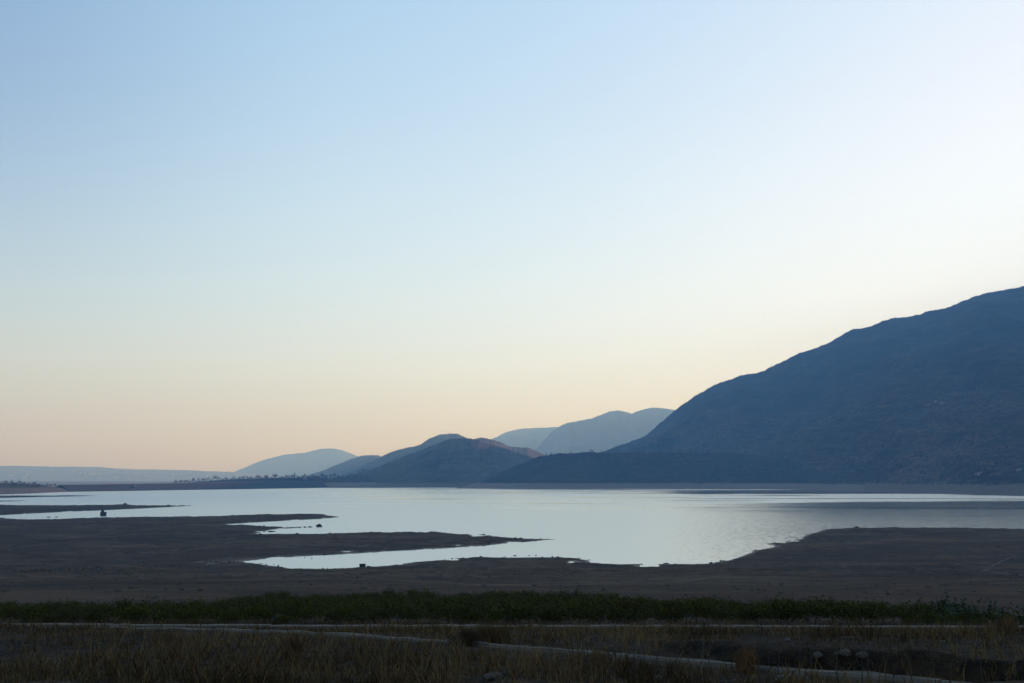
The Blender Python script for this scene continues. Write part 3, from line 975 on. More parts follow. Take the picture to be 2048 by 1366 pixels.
tprotos = [tree_proto(100 + i, h, w_) for i, (h, w_) in enumerate(((9, 6.5), (7, 7), (11, 6), (12, 3.6)))]
used_t = set()


def put_tree(k, p, sc, label, group):
    if k not in used_t:
        used_t.add(k)
        t = tprotos[k]
        t.location = tuple(map(float, p)); t.scale = (sc,) * 3; t['label'] = label; t['group'] = group
        return t
    return copy_thing(tprotos[k], p, random.uniform(0, 6), sc, label, group)


for i in range(96):
    u = 352 + 385 * (i + random.random()) / 96
    p = on_grid(DH, DHu, u, np.interp(u, [350, 440, 560, 640, 700, 760], [969, 962, 958, 957, 957, 960]) + random.uniform(-1, 1.5))
    put_tree(random.choice([0, 0, 1, 2]), p, random.uniform(1.0, 1.9), 'small dark tree in the belt on the rise behind the dam', 'trees on the rise behind the dam')
for i, (u, s) in enumerate([(722, 1.3), (728, 1.7), (734, 1.4), (741, 1.0), (701, 1.0), (688, .9)]):
    p = on_grid(CN, CNu, u, np.interp(u, [680, 745], [953, 945]))
    put_tree([2, 3][i % 2], p, s, 'dark tree in the clump at the left foot of the cone-shaped hill', 'trees at the foot of the cone-shaped hill')
for i in range(30):
    u = -10 + 130 * (i + random.random()) / 30
    p = on_grid(PR, PRu, u, np.interp(u, [0, 60, 100], [967.5, 970, 973]) + random.uniform(-.5, 2))
    put_tree(random.choice([0, 1, 1, 2]), p, random.uniform(.6, 1.2), 'small dark tree on the pale-shored point at far left', 'trees on the far left point')
for i in range(34):
    u = 1085 + 560 * (i + random.random()) / 34
    p = on_grid(HD, HDu, u, np.interp(u, HDu, [0] * len(HDu)) + 890)
    put_tree(random.choice([0, 1]), p, random.uniform(.7, 1.4), 'dark tree on the flat crest of the low headland', 'trees along the headland crest')
for i, (u, s) in enumerate([(212, 3.0), (219, 2.3), (250, 2.0), (297, 2.0), (320, 1.6), (398, 2.8), (406, 1.8), (459, 2.6), (44, 2.2)]):
    p = on_grid(PL, PLu, u, 900)
    put_tree([0, 1][i % 2], p, s, 'lone tree clump breaking the skyline of the far plateau', 'tree clumps on the plateau skyline')
for i, (u, s) in enumerate([(1547, 1.3), (1537, .9), (1452, 1.0), (1446, .9), (1320, .9), (1313, .8), (2044, .9), (1722, .7)]):
    p = on_grid(MT, MTu, u, 300)
    put_tree([0, 1][i % 2], p, s, 'tiny tree on the skyline crest of the big mountain', 'trees on the mountain crest')
for i in range(40):
    u = 1700 + 345 * (i + random.random()) / 40
    p = on_grid(MT, MTu, u, random.uniform(930, 950))
    put_tree(random.choice([0, 1, 2]), p, random.uniform(.6, 1.0), 'dark tree in the grove above the bare far shore at right', 'trees above the right far shore')

# ------------------------------------------------------------------ small things along the water
# ruined pump tower by the left spit
p = on_water(206.5, 1032)
t = thing('pump_house', 'small dark roofless concrete pump house standing in the inlet by the left spit', 'pump house', (p[0], p[1], 0))
b = MB()
b.box(-2.9, 2.9, -2.6, -2.2, -1, 4.6); b.box(-2.9, 2.9, 2.2, 2.6, -1, 4.6); b.box(-2.9, -2.5, -2.2, 2.2, -1, 4.6); b.box(2.5, 2.9, -2.2, 2.2, -1, 3.9)
obj('wall', b.mesh('wall', M['darkplank']), t)
b = MB(); b.box(-3.1, 3.1, -2.8, 2.8, 4.61, 5.0); obj('slab', b.mesh('slab', M['rock']), t)
b = MB(); b.box(-2.4, .4, -1.6, 1.2, 5.01, 7.2); b.box(-1.7, -.3, -1, .4, 7.2, 8.4); obj('hoist_cabin', b.mesh('hoist_cabin', M['darkplank']), t)
b = MB(); b.box(-.7, .7, -2.68, -2.55, .3, 2.3); obj('doorway', b.mesh('doorway', M['dark_glass']), t)

t.scale = (.84, .84, .84)

# box shed at the edge of the long pool
p = ground_hit(725, 1134.5)
t = thing('shed', 'small dark box-shaped shed on the near bank of the long pool', 'shed', p)
b = MB(); b.box(-1.25, 1.25, -.9, .9, -.3, 1.25); obj('wall', b.mesh('wall', M['darkplank']), t)
b = MB(); b.box(-1.4, 1.4, -1.05, 1.05, 1.25, 1.38); obj('roof', b.mesh('roof', M['rust']), t)
b = MB(); b.box(.2, .85, -.94, -.88, 0, 1.1); obj('door', b.mesh('door', M['rust']), t)

# car parked on the near right shore
p = ground_hit(1713, 1056.5)
t = thing('parked_car', 'small dark car parked at the water edge of the right shore', 'car', p, rz=.15)
prof = [(-2.1, .35), (-2.1, .85), (-1.25, .98), (-.75, 1.5), (.95, 1.52), (1.75, .98), (2.1, .9), (2.1, .35)]
b = MB()
k = len(prof)
b.add([(x, -.82 if z < 1.2 else -.66, z) for x, z in prof] + [(x, .82 if z < 1.2 else .66, z) for x, z in prof],
      [tuple(range(k))] + [tuple(range(2 * k - 1, k - 1, -1))] + [(i, i + k, (i + 1) % k + k, (i + 1) % k) for i in range(k)])
obj('body', b.mesh('body', M['darkmetal']), t)
for sy in (-1, 1):
    b = MB(); b.add([(-1.1, sy * .79, 1.02), (-.7, sy * .69, 1.44), (.88, sy * .69, 1.45), (1.5, sy * .79, 1.02)], [(0, 1, 2, 3)]); obj('window', b.mesh('window', M['dark_glass']), t)
    for sx in (-1.3, 1.3):
        b = MB(); b.tube([(sx, sy * .66, .34), (sx, sy * .86, .34)], .34, 12); wl_ = obj('wheel', b.mesh('wheel', M['tyre']), t)
        b = MB(); b.tube([(sx, sy * .86, .34), (sx, sy * .875, .34)], .2, 10); obj('rim', b.mesh('rim', M['concrete']), wl_)
p = ground_hit(1705.5, 1056.8)
tag(obj('boulder', rock_mesh('boulder', M['rock'], .9, .7, .5, 31), loc=p), 'low dark boulder just left of the parked car', 'rock')
p = ground_hit(1652.5, 1057.5)
t = thing('mooring_post', 'short dark wooden post at the tip of the right shore', 'post', p)
b = MB(); b.tube([(0, 0, -.4), (.05, 0, 1.7)], [.24, .2], 8); obj('pole', b.mesh('pole', M['darkplank']), t)
b = MB(); b.tube([(.05, 0, 1.7), (.05, 0, 1.86)], [.27, .25], 8); obj('cap', b.mesh('cap', M['rust']), t)

# rocks standing in the water
ROCKS = [(637.5, 1054, 4.8, 2.6, 2.3, 'large lone dark rock standing in the water off the rocky spit tip'),
         (620, 1054.6, 3.4, 1.6, .8, 'flat dark rock nearest the lone rock in the chain off the spit'),
         (610, 1055, 2.2, 1.4, .8, 'middle dark rock of the short chain off the spit'),
         (598, 1055.6, 2.6, 1.5, .7, 'low dark rock where the rocky spit runs out'),
         (541, 1064, 4.0, 1.6, .9, 'dark rock in the narrow inlet under the rocky spit'),
         (549, 1063, 1.6, .9, .6, 'small dark rock right of the one in the narrow inlet'),
         (250, 1009.6, 5.0, 3.0, 2.6, 'dark rounded rock on the skyline of the left spit'),
         (365, 1012, 5.0, 2.2, 1.1, 'low dark rock near the very tip of the left spit'),
         (377, 1012, 3.0, 1.5, .7, 'outermost low rock off the left spit tip'),
         (337, 1011.8, 5.0, 2.4, 1.6, 'dark rock on the crest near the end of the left spit'),
         (97, 1035, 4.2, 1.6, .8, 'dark rock in the water strip left of the pump house'),
         (113, 1034.5, 3.0, 1.3, .7, 'small dark rock right beside the one left of the pump house'),
         (1030, 1112, 1.5, .6, .45, 'dark flat stone in shallow water off the low bank'),
         (1058, 1111.5, 1.0, .5, .3, 'tiny stone in the shallows right of the flat stone'),
         (1072, 1111.5, .7, .5, .42, 'rightmost tiny stone in the shallows off the low bank')]
for i, (u, v, sx, sy, sz, lab) in enumerate(ROCKS):
    p = on_water(u, v)
    tag(obj('rock', rock_mesh('rock', M['rock'], sx / 2 * 1.1, sy / 2 * 1.1, sz, 200 + i, 11, 7), loc=(p[0], p[1], 0)), lab, 'rock', 'rocks along the water')

# strewn stones of the shoreline and the stony gully: beyond counting
def stones(name, label, pts, smin, smax, mat, seed):
    g = np.random.default_rng(seed)
    pts = np.asarray(pts); n = len(pts)
    ico = np.array([(0, 0, 1), (.9, 0, .2), (.28, .85, .25), (-.73, .53, .2), (-.73, -.53, .25), (.28, -.85, .2), (0, 0, -.6)], float)
    f = np.array([(0, 1, 2), (0, 2, 3), (0, 3, 4), (0, 4, 5), (0, 5, 1), (6, 2, 1), (6, 3, 2), (6, 4, 3), (6, 5, 4), (6, 1, 5)])
    s = (smin + (smax - smin) * g.random(n) ** 2.5)[:, None, None]
    ax = g.uniform(.6, 1.5, (n, 1, 3)) * np.array([1.1, 1, .6])
    V = pts[:, None] + ico[None] * s * ax * (1 + .2 * g.normal(size=(n, 7, 1)))
    Fc = (np.arange(n)[:, None, None] * 7 + f[None]).reshape(-1, 3)
    return tag(obj(name, new_mesh(name, V.reshape(-1, 3), Fc, mat)), label, 'stones', kind='stuff')


g = np.random.default_rng(71)
pts = []
for P in POLYS[:2]:
    L = np.linalg.norm(np.roll(P, -1, 0) - P, axis=1)
    for a, b_, l in zip(P, np.roll(P, -1, 0), L):
        if l > 700 or a[1] < 380 or b_[1] < 380:
            continue
        n = int(l / 3.2)
        tt = g.random(n)[:, None]
        q = a + (b_ - a) * tt + g.normal(size=(n, 2)) * np.array([2.0, 2.2])
        pts.append(q)
pts = np.concatenate(pts)
pts = pts[(fbm(pts[:, 0] / 25, pts[:, 1] / 25, 3, 5) > -.05)]
zz = ground_z(pts[:, 0], pts[:, 1])
stones('shore_stones', 'dark stones strewn along the water edge', np.column_stack([pts, np.maximum(zz, -.1)]), .25, 1.1, M['rock'], 72)
ctrl = np.array([(10, 1146), (60, 1143), (90, 1141), (130, 1138), (200, 1137), (260, 1134), (330, 1133), (400, 1131), (440, 1127), (475, 1124)], float)
pts = []
for i in range(420):
    t_ = g.random() * (len(ctrl) - 1); k = int(t_); q = ctrl[k] + (ctrl[k + 1] - ctrl[k]) * (t_ - k)
    pts.append(q + np.array([g.normal() * 9, g.normal() * 1.7]))
pts = np.array([ground_hit(*q) for q in pts])
stones('gully_stones', 'pale stones in the shallow gully leading to the long pool at left', pts, .12, .6, M['earthstone'], 73)
pts = []
for (u0, u1, v0, v1, n) in ((0, 1000, 1140, 1185, 500), (1000, 2048, 1130, 1190, 500), (0, 700, 1060, 1120, 300), (330, 520, 1050, 1110, 420), (900, 1190, 1118, 1150, 300), (1560, 2048, 1070, 1130, 260)):
    pts += [ground_hit(g.uniform(u0, u1), g.uniform(v0, v1)) for _ in range(n)]
stones('lakebed_stones', 'small stones lying about on the bare lakebed', np.array(pts), .08, .5, M['earthstone'], 74)

# single pale stones one can point to
for i, (u, v, s, lab) in enumerate([(308, 1197.5, .42, 'pale stone at the upper edge of the vineyard at left'), (1564, 1169, .45, 'small white stone alone on the bare earth at right'),
                                    (1997, 1094.5, .8, 'bright white stone on the far right lakebed'), (1299, 1196, .3, 'pale stone behind the vineyard right of the middle')]):
    p = ground_hit(u, v)
    tag(obj('stone', rock_mesh('stone', M['palestone'], s * 1.3, s, s, 300 + i), loc=p), lab, 'stone')


# V-shaped dirt track on the right slope: two wheel ruts
def ribbon(name, pts_px, wid, mat, lift=.05):
    P = np.array([ground_hit(*q) for q in pts_px])
    q = []
    for a, b_ in zip(P[:-1], P[1:]):
        for t_ in np.linspace(0, 1, 10, endpoint=False):
            q.append(a + (b_ - a) * t_)
    q.append(P[-1]); q = np.array(q)
    d = np.gradient(q[:, :2], axis=0); d /= np.linalg.norm(d, axis=1)[:, None] + 1e-9
    n = np.stack([-d[:, 1], d[:, 0]], 1)
    V = []
    for s in (-.5, 0, .5):
        xy = q[:, :2] + n * wid * s
        V.append(np.column_stack([xy, ground_z(xy[:, 0], xy[:, 1]) + lift]))
    m = len(q)
    return obj(name, new_mesh(name, np.concatenate(V), grid_faces(3, m), mat, True))


tag(ribbon('dirt_track', [(2030, 1112), (2000, 1124), (1985, 1133), (1966, 1142), (1985, 1145), (2010, 1148), (2045, 1153)], 1.6, M['track'], .12), 'pale V-shaped bend of a dirt track on the right slope', 'dirt track', kind='structure')

# ------------------------------------------------------------------ ditch coping and stone wall
def coping(name, label, pts, wid, hgt, seed, cat):
    """Low concrete coping cast in lengths; each length is a block of its own."""
    root = thing(name, label, cat, (pts[0][0], pts[0][1], 0))
    g = np.random.default_rng(seed)
    P = np.array(pts, float)
    L = np.concatenate([[0], np.cumsum(np.linalg.norm(np.diff(P, axis=0), axis=1))])
    s = 0.0
    while s < L[-1] - .5:
        l = g.uniform(2.2, 3.4)
        e = min(s + l - .02, L[-1])
        k = 6
        V = []
        jit = g.uniform(-.02, .02)
        for i in range(k):
            ss = s + (e - s) * i / (k - 1)
            c = np.array([np.interp(ss, L, P[:, 0]), np.interp(ss, L, P[:, 1])])
            c2 = np.array([np.interp(min(ss + .3, L[-1]), L, P[:, 0]), np.interp(min(ss + .3, L[-1]), L, P[:, 1])])
            c1 = np.array([np.interp(max(ss - .3, 0), L, P[:, 0]), np.interp(max(ss - .3, 0), L, P[:, 1])])
            d = (c2 - c1) / np.linalg.norm(c2 - c1); n = np.array([-d[1], d[0]])
            z = COPZ(c[0], c[1]) + hgt + jit + .05 * float(fbm(np.array([ss * .35]), np.array([seed * 1.0]), 3, seed)[0])
            for off, dz in ((-.5, -.6), (-.5, -.06), (-.36, -.005), (-.1, .012), (.12, .01), (.38, -.01), (.5, -.07), (.5, -.9)):
                xy = c + n * wid * (off + .03 * g.normal())
                V.append((xy[0] - P[0][0], xy[1] - P[0][1], z + dz + .012 * g.normal()))
        m = 8
        Fc = [(i * m + j, i * m + (j + 1) % m, (i + 1) * m + (j + 1) % m, (i + 1) * m + j) for i in range(k - 1) for j in range(m)]
        Fc += [tuple(range(m - 1, -1, -1)), tuple((k - 1) * m + j for j in range(m))]
        obj('block', new_mesh('block', V, Fc, M['coping']), root)
        s += l
    return root


COPZ = lambda x, y: float(np.interp(y, PY, PZ))
COP_PX = [(-60, 1248, 47.5), (0, 1249.5, 46), (200, 1252, 39.5), (300, 1254, 36.3), (460, 1258, 32.4), (600, 1262, 29.6), (720, 1266, 27.8), (830, 1273, 26.3), (1000, 1287, 24.1), (1100, 1297, 22.9), (1240, 1309, 21.6), (1400, 1321, 20.3), (1480, 1331, 19.6),
          (1600, 1342, 18.7), (1700, 1348, 18.1), (1800, 1357, 17.5), (1880, 1363, 17.0), (1960, 1371, 16.5), (2100, 1385, 15.8), (2350, 1410, 14.8), (2700, 1446, 13.5)]
cop_pts = [((u - W / 2) / F * D, D) for u, v, D in COP_PX]
cop_z = [at(u, v, D)[2] for u, v, D in COP_PX]
CD = np.array([c[2] for c in COP_PX])[::-1]; CZ = np.array(cop_z)[::-1]
COPZ = lambda x, y: float(np.interp(y, CD, CZ)) - .07
coping('concrete_kerb', 'pale low concrete kerb running diagonally through the dry grass', cop_pts, .24, .04, 5, 'kerb')

wall = thing('stone_wall', 'long low dry-stone wall with a pale concrete cap in front of the vineyard', 'wall', (0, 47, 32.6))
wy = 47.0
def wz(x):
    u = x / wy * F + W / 2
    return at(u, np.interp(u, [-400, 0, 300, 600, 1000, 2048, 2500], [1244, 1246.3, 1248.8, 1250.2, 1250.3, 1252.3, 1253]), wy)[2]
x = -36.0
g = np.random.default_rng(91)
k = 0
while x < 36.0:
    l = g.uniform(2.4, 4.2)
    z = wz(x + l / 2) + g.uniform(-.012, .012)
    b = MB(); V = []
    n = 6
    for i in range(n):
        xx = x + (l - .03) * i / (n - 1)
        zz = z + g.uniform(-.015, .015)
        for yy, dz in ((-.22, -.12), (-.22, -.02), (-.16, .0), (.2, .0), (.24, -.03), (.24, -.12)):
            V.append((xx, yy + .015 * g.normal(), zz + dz - 32.6))
    m = 6
    Fc = [(i * m + j, i * m + (j + 1) % m, (i + 1) * m + (j + 1) % m, (i + 1) * m + j) for i in range(n - 1) for j in range(m)] + [tuple(range(m)), tuple((n - 1) * m + j for j in range(m - 1, -1, -1))]
    obj('cap', new_mesh('cap', V, Fc, M['coping']), wall)
    x += l
sm = [rock_mesh('stone', M['wallstone'], .17, .14, .1, 400 + i, 7, 4) for i in range(6)]
ns = 0
x = -35.8
while x < 35.8 and ns < 296:
    for r in range(2):
        z = wz(x) - .25 - r * .17
        o = obj('stone', sm[int(g.integers(0, 6))], wall, (x + g.uniform(-.05, .05) + r * .16, -.1 + g.uniform(-.03, .03), z - 32.6), g.uniform(-.5, .5), (g.uniform(.9, 1.35), 1, g.uniform(.8, 1.1)))
        ns += 1
    x += .486
b = MB(); b.box(-35.9, 35.9, -.06, .2, -1.0, -.42 + .3); obj('core', b.mesh('core', M['earthstone']), wall)

# stones lying in the ditch bank
for i, (u, v, s, lab) in enumerate([(1690, 1311, .11, 'rounded pale stone on the dark ditch bank'), (1636, 1318, .10, 'tilted pale stone left of the rounded one on the ditch bank'),
                                    (1675, 1320, .06, 'small brown stone between the two pale ditch stones'), (1725, 1320, .10, 'tall pale stone right of the rounded one on the ditch bank'),
                                    (1886, 1288, .07, 'small white stone on the bare strip beyond the ditch'), (1575, 1283, .08, 'flat pale stone on the bare strip above the dark bush')]):
    p = ground_hit(u, v)
    tag(obj('stone', rock_mesh('stone', M['palestone'], s * 1.2, s, s, 500 + i), loc=p + np.array([0, 0, .02])), lab, 'stone', 'stones by the ditch')
for i, (u, v, s, lab) in enumerate([(940, 1345, .10, 'pale stone on the trodden patch in the foreground'), (1018, 1352, .09, 'whitish stone right of the trodden patch'), (985, 1358, .13, 'dull broad stone at the bottom edge below the trodden patch'),
                                    (1310, 1362, .10, 'small reddish stone at the bottom edge'), (1585, 1364, .2, 'broad pale stone at the bottom edge below the kerb')]):
    p = ground_hit(u, v)
    tag(obj('stone', rock_mesh('stone', M['palestone' if i in (0, 1, 4) else 'earthstone'], s * 1.4, s, s * .7, 520 + i), loc=p + np.array([0, 0, .01])), lab, 'stone', 'stones in the foreground grass')

# ------------------------------------------------------------------ vineyard
def vine_proto(seed, n=700):
    g = np.random.default_rng(seed)
    t = thing('grapevine', 'low leafy green grapevine in the rows of the dark green belt', 'vine', (0, 0, 0), 'grapevines of the green belt')
    b = MB(); b.tube([(0, 0, -.15), (.04, .02, .3), (-.03, 0, .6)], [.05, .04, .03], 6)
    b.tube([(-.03, 0, .55), (-.6, .05, .8)], [.03, .015], 4); b.tube([(-.03, 0, .55), (.6, -.05, .78)], [.03, .015], 4)
    obj('stem', b.mesh('stem', M['bark']), t)
    cl = np.stack([g.uniform(-.85, .85, 9), g.uniform(-.35, .35, 9), g.uniform(.62, 1.0, 9)], 1)
    C = cl[g.integers(0, 9, n)] + g.normal(size=(n, 3)) * np.array([.2, .2, .14])
    sh = g.integers(0, n, 26)
    C[sh, 2] += g.uniform(.02, .2, 26)
    C[:, 2] = np.maximum(C[:, 2], .34)
    V, Fc = leaf_quads(C, .112, .8, g)
    me = new_mesh('foliage', V, Fc, M['vine'])
    set_attr(me, 'tint', np.clip(.15 + .6 * g.random(n) + .2 * (g.random(n) > .9), 0, 1))
    obj('foliage', me, t)
    return t, V, Fc


vp = [vine_proto(600 + i) for i in range(5)]
UB = [-200, 0, 140, 250, 300, 400, 480, 560, 1000, 1400, 1440, 1600, 1760, 1850, 1960, 2048, 2300]
YB = [84, 84, 82, 68, 66, 84, 104, 113, 112, 96, 84, 79, 72, 64, 58, 55, 52]
HB = [.75, .75, .8, .88, .92, .92, .97, 1.0, 1.0, 1.0, 1.0, .97, .92, .8, .62, .55, .5]
spots = []
y = 53.5
row = 0
while y < 115:
    xm = y * .74 + 3
    x = -xm + random.uniform(0, 1.5)
    while x < xm:
        u = x / y * F + W / 2
        if y < np.interp(u, UB, YB) + random.uniform(-2.5, 1.5) and random.random() > .06:
            spots.append((x + random.uniform(-.15, .15), y + random.uniform(-.3, .3), float(np.interp(u, UB, HB)) * random.uniform(.7, 1.25) * (1 + .25 * float(fbm(np.array([x / 7.0]), np.array([y / 7.0]), 3, 55)[0])), row))
        x += random.uniform(1.35, 1.75)
    y += 2.6 if y < 75 else 3.2
    row += 1
# those that show largest: the front rows and the upper edge of the belt
sx = lambda s: s[0] / s[1] * F + W / 2
inview = [s for s in spots if -30 < sx(s) < W + 30]
front = [s for s in inview if s[3] < 3]
edge = [s for s in inview if s[3] >= 3 and s[1] > np.interp(sx(s), UB, YB) - 4.2]
single = (front + edge)[:300]
sset = set(single)
zs = ground_z(np.array([s[0] for s in spots]), np.array([s[1] for s in spots]))
Vs = []; nn = 0
cnt = 0
for s, z in zip(spots, zs):
    k = random.randrange(5)
    rz = random.choice([0, math.pi]) + random.uniform(-.3, .3)
    if s in sset:
        if cnt < 5:
            t = vp[cnt][0]; t.location = (s[0], s[1], float(z)); t.rotation_euler = (0, 0, rz); t.scale = (s[2],) * 3
        else:
            t = copy_thing(vp[k][0], (s[0], s[1], z), rz, s[2])
        third = ('left third', 'middle', 'right third')[min(2, max(0, int(sx(s) / W * 3)))]
        rowname = ('front row behind the stone wall', 'second row behind the stone wall', 'third row behind the stone wall')[s[3]] if s[3] < 3 else 'far upper edge'
        t['label'] = 'leafy grapevine, ' + rowname + ', ' + third + ' of green belt'
        cnt += 1
    else:
        c, sn = math.cos(rz), math.sin(rz)
        v = vp[k][1][:4 * 420] * s[2]
        Vs.append(np.column_stack([v[:, 0] * c - v[:, 1] * sn + s[0], v[:, 0] * sn + v[:, 1] * c + s[1], v[:, 2] + z]))
Vs = np.concatenate(Vs)
me = new_mesh('vine_rows', Vs, np.arange(len(Vs)).reshape(-1, 4), M['vine'])
set_attr(me, 'tint', np.clip(.25 + .6 * rng.random(len(Vs) // 4), 0, 1))
tag(obj('vine_rows', me), 'dense green grapevine rows filling the middle of the belt', 'vines', kind='stuff')


# ------------------------------------------------------------------ shrubs one can tell apart
def bush(name, label, cat, u, v, wd_, hg, mat, n, leaf, seed, twigs=10, up=.3, spiky=0.0, tint=(0, 1), D=None):
    g = np.random.default_rng(seed)
    if D is None:
        p = ground_hit(u, v)
    else:
        x = (u - W / 2) / F * D
        p = np.array([x, D, gz(x, D)])
    t = thing(name, label, cat, p)
    b = MB()
    for k in range(twigs):
        a = g.uniform(0, 6.28); r = g.uniform(.1, .45) * wd_
        b.tube([(0, 0, -.05), (math.cos(a) * r * .5, math.sin(a) * r * .5, hg * .45), (math.cos(a) * r, math.sin(a) * r, hg * g.uniform(.7, 1.05))], [.018 * hg + .004, .012 * hg, .004], 4)
    obj('twigs', b.mesh('twigs', M['bark']), t)
    cl = np.stack([g.normal(size=8) * wd_ * .22, g.normal(size=8) * wd_ * .22, g.uniform(.3, .85, 8) * hg], 1)
    C = cl[g.integers(0, 8, n)] + g.normal(size=(n, 3)) * np.array([wd_ * .13, wd_ * .13, hg * .16])
    C[:, 2] = np.clip(C[:, 2], .03 * hg, hg * 1.15)
    if spiky:
        # narrow upright blades
        d = g.normal(size=(n, 3)) * .35; d[:, 2] += 1; d /= np.linalg.norm(d, axis=1)[:, None]
        a_ = np.cross(d, g.normal(size=(n, 3))); a_ /= np.linalg.norm(a_, axis=1)[:, None]
        s = leaf * g.uniform(.6, 1.4, n)[:, None]
        V = np.stack([C - d * s - a_ * s * .05, C - d * s + a_ * s * .05, C + d * s], 1).reshape(-1, 3)
        Fc = np.arange(3 * n).reshape(-1, 3)
    else:
        V, Fc = leaf_quads(C, leaf, up, g)
    me = new_mesh('foliage', V, Fc, mat); set_attr(me, 'tint', g.uniform(tint[0], tint[1], n))
    obj('foliage', me, t)
    return t


bush('shrub', 'dark round shrub alone behind the vineyard right of the middle', 'shrub', 1427, 1196, 1.6, 1.1, M['shrub'], 420, .16, 701, D=88)
bush('shrub', 'small dark shrub poking above the middle of the green belt', 'shrub', 1147, 1188, .9, 1.5, M['shrub'], 260, .15, 702, D=112)
bush('shrub', 'spreading leafy shrub with pointed top at the right end of the green belt', 'shrub', 1832, 1222, 2.2, 1.6, M['shrub'], 700, .17, 703, D=62)
bush('shrub', 'rounded dark shrub standing highest behind the right end of the green belt', 'shrub', 1880, 1218, 1.9, 1.4, M['shrub'], 620, .17, 704, D=68)
bush('shrub', 'low dark shrub below the highest one at the right end of the belt', 'shrub', 1905, 1232, 2.4, 1.0, M['shrub'], 420, .16, 705, D=58)
bush('shrub', 'loose dark shrub on the slope near the right edge', 'shrub', 1945, 1226, 2.4, 1.35, M['shrub'], 420, .16, 706, D=60)
bush('shrub', 'dark shrub at the right edge above the stone wall', 'shrub', 2030, 1238, 2.6, 1.25, M['shrub'], 480, .16, 707, D=54)
bush('shrub', 'low flat shrub left of the one at the right edge', 'shrub', 1990, 1240, 2.4, .85, M['shrub'], 320, .15, 708, D=54)
bush('dead_bush', 'blackish dead bush on the ditch bank beyond the kerb', 'bush', 1590, 1334, .55, .62, M['darkbush'], 900, .10, 711, 22, spiky=1, D=22.5)
bush('green_weed', 'fresh green weed clump beyond the kerb right of the middle', 'weed', 1402, 1313, .42, .3, M['vine'], 420, .06, 712, 8, D=21.5)
bush('green_weed', 'taller grey green weed behind the fresh green clump', 'weed', 1445, 1292, .5, .3, M['shrub'], 420, .06, 713, 8, D=24.5)
bush('dry_bush', 'rust brown dry bush straddling the kerb', 'bush', 1474, 1342, .42, .42, M['drybush'], 900, .13, 714, 18, spiky=1, D=19.0)
bush('dry_bush', 'orange brown dry bush near the right edge beyond the ditch', 'bush', 1975, 1290, .8, .6, M['drybush'], 900, .16, 715, 18, spiky=1, D=37)
bush('dry_bush', 'dark brown mounded bush left of the tan grass clump in the middle', 'bush', 937, 1300, .7, .3, M['darkbush'], 800, .11, 716, 18, spiky=1, D=24.5, tint=(.4, 1))
bush('grass_clump', 'tall tan grass clump just left of the kerb middle', 'grass clump', 985, 1300, 1.0, .42, M['grass'], 500, .2, 717, 12, spiky=1, D=25.0, tint=(.1, .45))
bush('dry_bush', 'small reddish dry bush in the left half of the dry grass', 'bush', 598, 1312, .5, .4, M['drybush'], 600, .12, 718, 14, spiky=1, D=22, tint=(0, .6))
bush('grass_clump', 'yellowish grass clump in front of the kerb right of the middle', 'grass clump', 1195, 1340, .3, .4, M['grass'], 420, .15, 719, 8, spiky=1, D=18.8, tint=(.3, .8))
bush('dry_bush', 'tangled pale dry bush in the ditch below the tall pale stone', 'bush', 1790, 1350, .6, .4, M['drybush'], 700, .1, 720, 16, spiky=1, D=21, tint=(.2, .8))

# ------------------------------------------------------------------ dry grass (beyond counting) and weed stalks
NB = 285000
yb = np.sqrt(rng.uniform(9.5 ** 2, 46.6 ** 2, NB))
yb = np.where(rng.random(NB) < .32, rng.uniform(9.5, 22, NB), yb)
nst = 72000
yb[:nst] = rng.uniform(47.6, 53.0, nst)          # weeds between the wall and the first vines
xb = rng.uniform(-.76, .76, NB) * (yb + 2)
strip = yb > 47.5
# blades grow in tufts
tuft = rng.random(NB) < .6
gx = np.round(xb / .42 + .9 * (hash2(np.floor(yb / .5), np.floor(yb * 0), 5) - .5)) * .42
gy = np.round(yb / .5) * .5
hx = hash2(np.round(gx / .42), np.round(gy / .5), 91); hy = hash2(np.round(gx / .42), np.round(gy / .5), 92); hh = hash2(np.round(gx / .42), np.round(gy / .5), 93)
xb = np.where(tuft & ~strip, gx + (hx - .5) * .4 + rng.normal(0, .06, NB), xb)
yb = np.where(tuft & ~strip, gy + (hy - .5) * .45 + rng.normal(0, .06, NB), yb)
dens = fbm(xb / 2.4, yb / 3.2, 4, 33) + .5 * fbm(xb / .8, yb / .9, 2, 34)
cx = np.interp(yb, np.array([p[1] for p in cop_pts])[::-1], np.array([p[0] for p in cop_pts])[::-1])
oncop = (np.abs(xb - cx) < .30) & (yb < 47)
keep = ((dens > -.36 + .3 * rng.random(NB)) & (~tuft | (hh > .35)) | (strip & (dens > -.45))) & ~oncop & (yb > 9.3)
keep &= ~((ditch(xb, yb) > .45) & (rng.random(NB) < .8))
keep &= ~((np.abs(yb - 42.3) < 1.3) & (xb > 6) & (rng.random(NB) < .88))
keep &= ~((np.abs(yb - 16.6) < .7) & (xb > -.9) & (xb < .4) & (rng.random(NB) < .85))     # trodden patch
keep &= (np.abs(yb - 47.0) > .4)
xb, yb, dens, tuft, hh, strip = (q[keep] for q in (xb, yb, dens, tuft, hh, strip))
zb = ground_z(xb, yb)
n = len(xb)
big = fbm(xb / 6, yb / 6, 3, 36)
hb = rng.gamma(2.6, .055, n) * (1 + .8 * np.clip(dens + big * .8, -.6, 1.2)) * np.where(tuft, .6 + hh, .75)
s2, n2 = coping_t(xb, yb)
n2 = n2 * NSIGN
hb = hb * (1 - .62 * sstep(-2.2, -.5, n2) * sstep(.6, .2, n2))
hb = np.where(strip, rng.uniform(.12, .5, n) * (.6 + .8 * (fbm(xb / 1.3, yb, 3, 39) + .5)), np.clip(hb, .04, .62))
